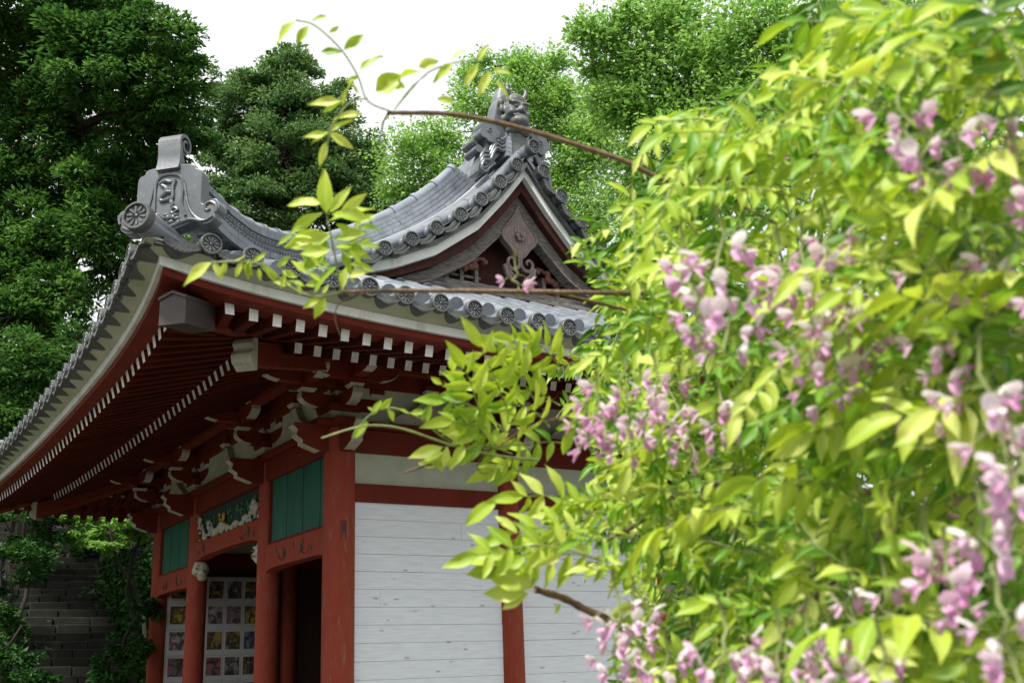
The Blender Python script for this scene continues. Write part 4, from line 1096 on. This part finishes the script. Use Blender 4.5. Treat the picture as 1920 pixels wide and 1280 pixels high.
# leaf litter and ivy over the slope
pts = []
for k in range(16000):
    x = rng.uniform(-9, 9); y = rng.uniform(9.2, 22)
    if -1.2 < x+.2 < 1.6 and rng.random() < .93: continue
    pts.append((x, y, gh(x, y)+rng.uniform(0, .25)))
o = leaf_mesh('ground_cover', np.array(pts), .12, BSHM, None, .6, .55); tag(o, 'low green ground cover on the slope beside the steps', 'ground cover', kind='stuff')

# ================================================================ wisteria in the foreground
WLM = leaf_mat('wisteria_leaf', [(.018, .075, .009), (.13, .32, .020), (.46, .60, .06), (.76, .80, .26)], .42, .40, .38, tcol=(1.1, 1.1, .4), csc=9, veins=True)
WST = mat('wisteria_stem', (.22, .13, .075), .6, col2=(.11, .065, .04), scale=60, bump=.4, bscale=120)
WSG = mat('green_stem', (.30, .36, .12), .5, col2=(.20, .24, .09), scale=60)
PETB = leaf_mat('petal_banner', [(.72, .44, .62), (.84, .62, .74), (.90, .80, .84), (.93, .91, .87)], .5, .45, .2, csc=20)
PETK = leaf_mat('petal_keel', [(.62, .20, .46), (.80, .44, .68), (.92, .74, .87)], .45, .35, .3, csc=20)
wis = thing('wisteria', 'flowering wisteria with pink racemes and fresh yellow green leaves', 'wisteria', tuple(at(2250, 1200, 2.0)*np.array((1, 1, 0))))
WINV = Matrix.Translation(-wis.location)

class Leafer:
    """collects leaflets with a stored tone each"""
    def __init__(s): s.v = []; s.f = []; s.tone = []; s.stem = MB()
    def leaflet(s, base, d, nrm, L_, w=.36, tone=.5, curl=.25):
        d = d/np.linalg.norm(d); sd = np.cross(d, nrm); sd /= np.linalg.norm(sd)+1e-9; u = np.cross(sd, d)
        prof = [(0, .04), (.10, .42), (.25, .82), (.42, 1.0), (.60, .92), (.78, .58), (.90, .25), (1.0, .02)]
        o = len(s.v); wav = random.uniform(0, 6); tw = random.uniform(-.25, .25)
        for (t, ww) in prof:
            hw = ww*w*L_*.5; c = base+d*L_*t+u*(-curl*L_*t*t)+sd*tw*L_*t*t*.4
            rip = .035*L_*math.sin(t*9+wav)
            f_ = .45*hw
            s.v += [c-sd*hw+u*(f_+rip), c-sd*hw*.5+u*(f_*.35), c, c+sd*hw*.5+u*(f_*.35), c+sd*hw+u*(f_-rip)]
            s.tone += [tone]*5
        n = len(prof)
        for i in range(n-1):
            for k in range(4): a = o+i*5+k; s.f.append((a, a+1, a+6, a+5))
    def compound(s, path, ll, pairs, tone=.6, up=None, stemr=.0011, curl=.25, droop=.5, terminal=True, w=.36):
        """pinnate leaf along a 3D path"""
        P = [np.array(q, float) for q in path]; ds = [0]
        for i in range(1, len(P)): ds.append(ds[-1]+np.linalg.norm(P[i]-P[i-1]))
        arr = np.array(P)
        def pt(t): return np.array([np.interp(t*ds[-1], ds, arr[:, i]) for i in range(3)])
        s.stem.tube([pt(k/8) for k in range(9)], [stemr*(1.3-.7*k/8) for k in range(9)], 5, True)
        if up is None: up = np.array((0, 0, 1.))+np.array([random.gauss(0, .35) for _ in range(3)])
        for k in range(pairs):
            t = .26+.66*k/max(1, pairs-1); q = pt(t); d = pt(min(1, t+.05))-pt(t-.05); d /= np.linalg.norm(d)
            sd = np.cross(d, up); sd /= np.linalg.norm(sd)+1e-9; u2 = np.cross(sd, d)
            sz = ll*(1.0-.35*abs(t-.55)/.45)*random.uniform(.85, 1.12)
            for sg in (-1, 1):
                if random.random() < .04: continue
                dd = sd*sg*random.uniform(.75, 1.0)+d*random.uniform(.45, .8)-np.array((0, 0, droop))*random.uniform(.5, 1.2)+u2*random.uniform(-.15, .25)
                nn = u2+sd*sg*.2+np.array([random.gauss(0, .22) for _ in range(3)])
                s.leaflet(q+d*random.uniform(-.004, .004), dd, nn, sz, w, min(1, max(0, tone+random.gauss(0, .13))), curl*random.uniform(.3, 1.6))
        if terminal: 
            d = pt(1)-pt(.93); s.leaflet(pt(1), d/np.linalg.norm(d)-np.array((0, 0, droop*.6)), up, ll*1.05, w, tone, curl)
    def build(s, parent, name='foliage'):
        me = bpy.data.meshes.new(name); me.from_pydata([tuple(q) for q in s.v], [], s.f); me.materials.append(WLM)
        me.polygons.foreach_set('use_smooth', [True]*len(me.polygons))
        a = me.attributes.new('tone', 'FLOAT', 'POINT'); a.data.foreach_set('value', np.array(s.tone, np.float32))
        a2 = me.attributes.new('mid', 'FLOAT', 'POINT'); a2.data.foreach_set('value', np.array([0, .5, 1, .5, 0]*(len(s.v)//5), np.float32))
        o = bpy.data.objects.new(name, me); C.objects.link(o); o.parent = parent
        o.matrix_parent_inverse = WINV if parent is wis else Matrix.Identity(4)
        if s.stem.v:
            q = s.stem.build('leaf_stalks', WSG, o, smooth='all')
        return o
def wpath(pp): return [at(*q) for q in pp]
def branch(pp, r0, r1, mt=WST, name='branch', n=5):
    c = smooth_curve(wpath(pp), n); m = len(c); b = MB()
    b.tube(c, [(r0+(r1-r0)*k/(m-1))*(1+.12*math.sin(k*2.3)) for k in range(m)], 8)
    o = b.build(name, mt, wis, smooth='all'); o.matrix_parent_inverse = WINV; return o

# trunk and main limbs (mostly outside the frame, carry everything)
b = MB(); t0_ = np.array(wis.location); tA = at(2250, 640, 2.0)
b.tube(smooth_curve([t0_, t0_+np.array((.1, .05, .8)), tA, at(2150, 100, 1.9), at(1900, -150, 1.8)], 6), [.06, .055, .055, .05, .05, .05, .048, .045, .045, .04, .04, .04, .035, .035, .03, .03, .03, .025, .025, .025, .02, .02, .02, .02, .015], 10)
o = b.build('trunk', WST, wis, smooth='all'); o.matrix_parent_inverse = WINV
branch([(2150,60,1.9),(1920,110,1.75),(1720,190,1.7),(1560,275,1.7),(1440,340,1.75),(1330,370,1.8)], .0075, .0035)
branch([(2200,500,1.9),(1900,560,1.8),(1600,560,1.8),(1290,552,1.75),(1000,547,1.7),(760,545,1.65),(640,548,1.6)], .006, .0030)
branch([(1560,275,1.7),(1300,345,1.72),(1160,298,1.7),(1000,247,1.65),(860,216,1.6),(760,212,1.55),(728,212,1.53)], .0050, .0032)
branch([(2200,900,1.9),(1700,700,1.9),(1400,620,1.9),(1290,608,1.85),(1110,565,1.8),(1040,548,1.75)], .005, .0022)
branch([(2200,800,2.0),(1600,690,1.6),(1480,770,1.7),(1300,840,1.8),(1130,780,1.85),(1010,795,1.8),(930,838,1.75),(870,860,1.72),(800,872,1.7),(775,880,1.7),(757,886,1.7)], .0055, .0015)
branch([(1900,1000,1.5),(1500,900,1.7),(1280,925,1.6),(1190,985,1.6),(1120,1020,1.6)], .006, .003)
branch([(2000,1200,1.4),(1500,1200,1.6),(1250,1200,1.6),(1110,1147,1.6),(1060,1122,1.58),(1003,1104,1.56)], .0065, .0050)
branch([(1900,900,1.3),(1640,1010,1.2),(1560,1090,1.15),(1480,1170,1.15),(1440,1290,1.1)], .006, .003)
branch([(2000,680,1.3),(1800,690,1.35),(1620,688,1.4),(1400,700,1.5)], .004, .002)
branch([(1555,275,1.7),(1590,200,1.68),(1600,120,1.66),(1650,20,1.7),(1700,-60,1.7)], .004, .003)
branch([(1600,560,1.8),(1500,450,1.7),(1380,380,1.7)], .004, .002)
# green runners and tendrils
branch([(1010,862,1.75),(940,855,1.72),(850,835,1.7),(760,805,1.68),(705,797,1.67),(660,803,1.66),(603,821,1.66)], .0024, .0014, WSG, 'runner')
branch([(1000,830,1.75),(900,838,1.73),(835,822,1.71),(790,785,1.70),(740,765,1.7),(705,770,1.69),(680,790,1.68)], .0018, .0010, WSG, 'runner')
branch([(640,548,1.6),(590,556,1.58),(540,536,1.57),(500,500,1.56),(450,490,1.55),(395,492,1.55)], .0022, .0012, WSG, 'runner')
branch([(735,544,1.64),(690,548,1.62),(640,565,1.6),(628,595,1.6),(638,628,1.6)], .0014, .0008, WST, 'tendril')
branch([(640,548,1.6),(632,500,1.59),(622,450,1.58),(612,400,1.57)], .0018, .0012, WSG, 'runner')
branch([(915,845,1.73),(895,870,1.72),(905,888,1.72),(925,882,1.72)], .0010, .0006, WST, 'tendril')
branch([(728,212,1.53),(716,240,1.54),(728,275,1.55),(748,290,1.55)], .0016, .0008, WST, 'tendril')
branch([(740,205,1.53),(770,165,1.54),(800,140,1.55)], .0012, .0009, WSG, 'runner')

lf = Leafer()
# hand placed shoots, left side
def cl(pp, ll, pairs, tone=.75, **k): lf.compound(smooth_curve(wpath(pp), 4), ll, pairs, tone, **k)
upc = -cf*1.0+np.array((0, 0, .35))       # leaves turned towards open sky and camera
def lfl(px, py, qx, qy, d, tone=.8, w=.36, curl=.12, dd=0):
    a = at(px, py, d); b_ = at(qx, qy, d+dd); n_ = -cf+np.array([random.gauss(0, .35) for _ in range(3)])+np.array((0, 0, .4))
    lf.leaflet(a, b_-a, n_, np.linalg.norm(b_-a), w, tone, curl)
st_ = lf.stem
def stalk(pp, r=.001): st_.tube(smooth_curve(wpath(pp), 4), r, 5)
stalk([(735,210,1.53),(690,190,1.52),(672,145,1.52),(645,100,1.51),(615,68,1.5),(585,45,1.5),(555,38,1.5)], .0013)
for q in [(556,38,512,82),(580,48,552,85),(586,40,614,28),(617,62,638,50),(645,94,682,62),(674,132,716,102),(640,98,598,97),(668,140,648,170),(672,145,648,150)]: lfl(*q, 1.51, random.uniform(.6, .8), .40)
stalk([(740,205,1.53),(770,170,1.54),(800,138,1.55),(850,118,1.56),(905,114,1.57)], .0011)
for q, w in [((705,172,755,142),.7),((745,150,790,128),.62),((785,126,822,110),.5),((846,114,878,86),.36),((896,114,916,82),.36),((850,118,812,155),.36),((896,122,868,162),.36),((920,135,898,180),.42),((925,132,962,135),.30),((930,150,955,182),.25),((820,185,850,192),.5),((760,165,730,160),.7)]: lfl(*q, 1.55, random.uniform(.75, .95), w)
stalk([(690,185,1.52),(660,190,1.52),(636,215,1.52),(620,245,1.52),(612,280,1.52)], .0013)
for q in [(640,190,575,192),(640,192,602,212),(625,224,684,206),(617,247,580,268),(618,246,662,222),(616,252,566,254),(617,248,664,278),(613,265,596,312),(650,165,640,200),(660,150,672,178)]: lfl(*q, 1.52, random.uniform(.7, .95), .30)
for q in [(612,400,612,315),(618,398,658,348),(600,382,538,378),(604,400,536,436),(615,415,700,385),(622,402,698,408),(620,440,532,468),(622,445,560,440),(628,450,690,430),(628,460,700,478),(620,470,560,478),(640,470,660,520),(610,480,560,505),(648,480,690,470),(630,500,585,545),(650,500,640,545),(610,558,588,598),(600,560,565,575),(630,420,668,440),(655,520,690,505),(600,432,545,455),(640,395,690,365)]: lfl(*q, random.uniform(1.55, 1.62), random.uniform(.65, .98), random.uniform(.30, .46))
for q in [(398,492,338,530),(400,492,418,525),(425,490,412,520),(440,488,462,480),(455,490,440,520),(470,488,462,518),(475,490,500,475),(520,500,545,480),(500,500,515,530)]: lfl(*q, 1.55, random.uniform(.7, .9), .36)
for q in [(690,790,660,822),(698,778,716,750),(712,768,735,745),(726,765,742,790),(745,766,768,775),(770,775,800,768),(790,785,812,760),(800,790,805,755),(700,772,690,762)]: lfl(*q, 1.69, random.uniform(.6, .85), .42)
for q in [(835,848,790,862),(838,850,848,882),(820,872,782,870),(840,868,800,858),(812,862,832,885),(830,720,806,708),(850,700,852,650),(868,735,830,690),(868,740,860,690),(885,745,820,740)]: lfl(*q, 1.7, random.uniform(.6, .9), .42)
for (bx, by, tx, ty, d) in [(905,790,870,690,1.72),(960,790,900,650,1.75),(1010,760,930,660,1.8),(930,835,850,790,1.74),(960,850,830,838,1.74),(1030,800,960,760,1.8),(1000,700,960,640,1.82),(1060,700,1000,640,1.85),(980,900,930,880,1.8),(1060,830,960,860,1.85),(940,800,840,750,1.76),(1050,760,930,720,1.82),(990,840,900,800,1.78)]:
    mx_, my_ = (bx+tx)/2+random.uniform(-10, 10), (by+ty)/2-15
    cl([(bx, by, d), (mx_, my_, d-.03), (tx, ty, d-.05)], .052, 4, .72, up=upc, droop=.2)
for k in range(34):      # small young leaflets filling the spray above the eave
    x_ = random.uniform(545, 690); y_ = random.uniform(410, 545); a_ = random.gauss(math.pi if x_ < 620 else 0, .9); l_ = random.uniform(22, 48)
    lfl(x_, y_, x_+l_*math.cos(a_), y_+l_*math.sin(a_)*.8-6, random.uniform(1.54, 1.64), random.uniform(.55, 1), random.uniform(.3, .42))
for k in range(14):
    x_ = random.uniform(420, 560); y_ = 492+random.uniform(-6, 14)+max(0, x_-500)*.5; a_ = random.uniform(.5, 2.6); l_ = random.uniform(16, 32)
    lfl(x_, y_, x_+l_*math.cos(a_), y_+l_*math.sin(a_), 1.55, random.uniform(.6, .95), .36)
# shoot over the white wall
for (bx, by, tx, ty, d) in [(1110,1040,900,1040,1.45),(1120,1010,960,1000,1.5),(1120,970,980,930,1.55),(1130,1050,1000,1060,1.55),(1150,960,1010,1000,1.6),(1080,1020,985,1040,1.5)]:
    cl([(bx, by, d), ((bx+tx)/2, (by+ty)/2-18, d-.02), (tx, ty, d-.05)], .048, 4, .72, up=upc, droop=.1)
for q in [(1000,1100,900,1060),(960,1045,855,1040),(950,1055,870,1075),(985,1110,905,1112),(990,1112,938,1140),(1010,1080,950,1060),(1050,1130,1040,1150),(930,940,870,985)]: lfl(*q, 1.45, random.uniform(.7, .9), .42)

# the main mass
POLY = [(1150,330),(1165,290),(1230,215),(1420,150),(1480,60),(1530,-60),(2050,-60),(2050,1380),(1130,1380),(1165,1180),(1150,1110),(1090,1070),(1030,1010),(1040,920),(1100,890),(1110,830),(1040,800),(1010,720),(1090,640),(1120,570),(1075,500),(1100,430),(1140,390)]
def near_depth(x, y): return interp(x, [950, 1150, 1400, 1650, 1920], [1.75, 1.5, 1.25, 1.02, .86])-.05*(y > 1000)
cnt = 0; tries = 0
while cnt < 1250 and tries < 16000:
    tries += 1
    x = random.uniform(1000, 2020); y = random.uniform(-40, 1340); layer = random.random()
    d = near_depth(x, y)+(1.6*layer**1.3)
    l = random.uniform(.10, .17); ang = random.gauss(math.pi, 1.1)      # tends to point left
    q = l*FPX/d; dx, dy = math.cos(ang)*q, -math.sin(ang)*q*.8
    bx, by, tx, ty = x-dx/2, y-dy/2, x+dx/2, y+dy/2
    if sum(in_poly(a, b_, POLY) for a, b_ in ((bx, by), (x, y), (tx, ty), (x+.75*dx/2, y+.75*dy/2))) < 4: continue
    dd = random.uniform(-.06, .06)
    tone = min(1, max(.02, random.gauss(.60, .27)-.25*layer))  # tone drops with depth, painting shade into the inner leaves
    up_ = -cf*.7+np.array((0, 0, .8))+np.array([random.gauss(0, .4) for _ in range(3)])
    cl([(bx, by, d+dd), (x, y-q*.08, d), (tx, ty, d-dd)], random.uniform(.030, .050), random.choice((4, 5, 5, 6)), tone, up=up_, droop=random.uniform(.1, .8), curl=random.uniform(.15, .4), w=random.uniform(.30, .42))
    cnt += 1
for (bx, by, tx, ty, d) in [(1800,1180,1560,1180,.9),(1940,640,1700,560,.95),(1960,380,1720,330,1.0),(1700,640,1500,560,1.1),(1500,330,1380,300,1.3),(1880,830,1690,780,.95),(1420,960,1230,1000,1.2),(1640,950,1420,900,1.1),(1960,120,1740,60,1.0),(1700,860,1520,800,1.1)]:
    cl([(bx, by, d), ((bx+tx)/2, (by+ty)/2-25, d-.02), (tx, ty, d-.02)], .054, 4, random.uniform(.5, .8), up=-cf*.5+np.array([random.gauss(0, .5), random.gauss(0, .5), .7]), droop=.4, w=.42, curl=.4)
# deeper layer, inner shade put into its dark leaf tone
cnt = 0
while cnt < 620:
    x = random.uniform(1120, 2050); y = random.uniform(100, 1340)
    if not in_poly(x, y, POLY) or not in_poly(x-60, y, POLY): continue
    d = random.uniform(2.3, 4.0); l = random.uniform(.18, .25); ang = random.uniform(0, 6.28); q = l*FPX/d; dx, dy = math.cos(ang)*q, math.sin(ang)*q*.7
    if not in_poly(x+dx/2, y+dy/2, POLY) or not in_poly(x-dx/2, y-dy/2, POLY): continue
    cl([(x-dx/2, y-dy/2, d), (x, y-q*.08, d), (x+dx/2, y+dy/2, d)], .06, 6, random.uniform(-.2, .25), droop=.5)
    cnt += 1
lf.build(wis)

# racemes
def raceme(px, py, length_px, width_px, d, dens=1.0, pale=.6, bare=False):
    d *= .94; pale = min(1, pale+.15)
    L_ = length_px*d/FPX; Wd = width_px*d/FPX/2; top = at(px, py, d); b = MB(); pv = []; pf = []; ptone = []; pm = []
    ax = [top+np.array((random.gauss(0, .004), random.gauss(0, .004), -L_*k/6)) for k in range(7)]
    st = MB(); st.tube([top+np.array((0, 0, .03))]+ax, [.0016]*4+[.0012]*4, 5)
    arr = np.array(ax); n = int(L_/.0062*dens)
    V = []; Fc = []; T = []; Mi = []
    def petal(base, dd, nn, l, w, mi, tone, cup):
        dd = dd/np.linalg.norm(dd); sd = np.cross(dd, nn); sd /= np.linalg.norm(sd)+1e-9; u = np.cross(sd, dd); o = len(V)
        for t, ww in ((0, .25), (.3, .85), (.6, 1.0), (.85, .75), (1, .3)):
            c = base+dd*l*t+u*cup*l*(t*t)
            for k in (-1, -.5, 0, .5, 1): V.append(c+sd*ww*w*.5*k+u*abs(k)*w*.25*(1 if cup > 0 else -.6)); T.append(tone+(.35*(1-t)-.15 if mi == 0 else .6*(1-t)-.25))
        for i in range(4):
            for k in range(4): a = o+i*5+k; Fc.append((a, a+1, a+6, a+5)); Mi.append(mi)
    for k in range(n):
        t = (k+random.random())/n; q = np.array([np.interp(t, np.linspace(0, 1, 7), arr[:, i]) for i in range(3)])
        az = k*2.4+random.gauss(0, .3); rad = Wd*(1.0-.45*t)*random.uniform(.55, 1.1)
        o_ = np.array((math.cos(az), math.sin(az), 0)); fl = q+o_*rad+np.array((0, 0, -.3*rad))
        st.tube([q, q+o_*rad*.5+np.array((0, 0, .002)), fl], .0005, 4, False)
        s = .0100*random.uniform(.75, 1.2)*(1 if t < .8 else .75)
        face = o_*.75+np.array((0, 0, -.65)); up_ = np.array((0, 0, 1.))+o_*.25
        pl_ = min(1, max(0, pale+random.gauss(0, .18)))
        if t < .88 or random.random() < .3:
            petal(fl, up_+face*random.uniform(.1, .7)+o_*random.uniform(-.2, .3), -face+np.array([random.gauss(0, .3) for _ in range(3)]), s*1.5, s*1.35, 0, pl_, random.uniform(-.5, -.1))
        petal(fl, face, np.cross(face, (o_[1], -o_[0], .1)), s*1.55, s*.95, 1, random.uniform(.2, 1)*(.5+.5*pale), .25)
        petal(fl, face+np.array((0, 0, .12)), -np.cross(face, (o_[1], -o_[0], .1)), s*1.45, s*.9, 1, random.uniform(.3, 1), .25)
        st.ball(fl, (s*.22, s*.22, s*.25), 6, 4)
        kb = MB(); kb.ball(fl+face/np.linalg.norm(face)*s*.75, (s*.30, s*.30, s*.55), 8, 6); o0 = len(V); V += [np.array(q) for q in kb.v]; T += [pl_*.9+.35+(q[2]-fl[2])*30 for q in kb.v]
        Fc += [tuple(i+o0 for i in f) for f in kb.f]; Mi += [1]*len(kb.f)
    me = bpy.data.meshes.new('flower_cluster'); me.from_pydata([tuple(v) for v in V], [], Fc); me.materials.append(PETB); me.materials.append(PETK)
    me.polygons.foreach_set('material_index', Mi); me.polygons.foreach_set('use_smooth', [True]*len(Fc))
    a = me.attributes.new('tone', 'FLOAT', 'POINT'); a.data.foreach_set('value', np.array(T, np.float32))
    o = bpy.data.objects.new('flower_cluster', me); C.objects.link(o); o.parent = wis; o.matrix_parent_inverse = WINV
    st.build('flower_stalk', WSG, o, smooth='all')
for r in [(1560,600,150,90,1.12,1,.8),(1620,560,120,70,1.2,.9,.6),(1550,420,80,70,1.15,.9,.4),(1900,300,120,80,.95,.9,.35),(1960,760,200,120,.9,1,.8),(1840,960,120,90,.86,1,.7),(1700,720,120,80,1.1,.9,.6),(1280,470,80,60,1.2,.9,.6),(1290,780,90,80,1.42,1,.6),(1100,770,80,60,1.4,1,.15),(1800,300,60,50,1.0,.8,.6),(1520,1180,80,60,1.0,.9,.7),(1250,1230,90,60,1.2,.9,.5),(1345,440,230,150,1.08,1,.75),(1300,560,90,70,1.05,1,.6),(1510,470,290,140,1.10,1.1,.7),(1460,470,90,80,1.12,1.2,.15),(1165,690,160,150,1.38,1.15,.45),(1225,700,140,110,1.40,1,.55),(1120,740,100,70,1.38,1.1,.2),
          (1350,745,90,110,1.35,.8,.4),(1700,180,140,120,1.0,.9,.35),(1730,230,110,120,.98,1,.9),(1760,470,90,140,1.05,.9,.7),(1850,470,90,90,1.0,1,.7),(1745,600,200,80,1.0,.9,.75),
          (1850,700,320,130,.84,1.0,.85),(1905,840,160,110,.80,1,.85),(1740,1010,70,60,.95,1.3,.1),(1780,1060,100,110,.88,1.2,.2),(1880,1130,180,130,.78,1,.6),(1150,1120,190,110,1.3,1.0,.75),(1190,1130,180,80,1.32,.9,.65),
          (1350,1180,120,120,1.0,1.1,.35),(1460,1200,140,100,1.0,1,.65),(1590,1100,90,50,1.05,.6,.9),(1890,190,60,90,1.0,1,.2),(1560,1210,110,70,.95,.9,.6),(1655,1080,90,60,1.0,.6,.8),(1560,520,110,60,1.15,.9,.8),(1990,520,300,120,.9,1,.5),(1650,1230,90,80,.9,.8,.5),(965,505,40,60,1.72,.6,.4)]:
    raceme(*r)
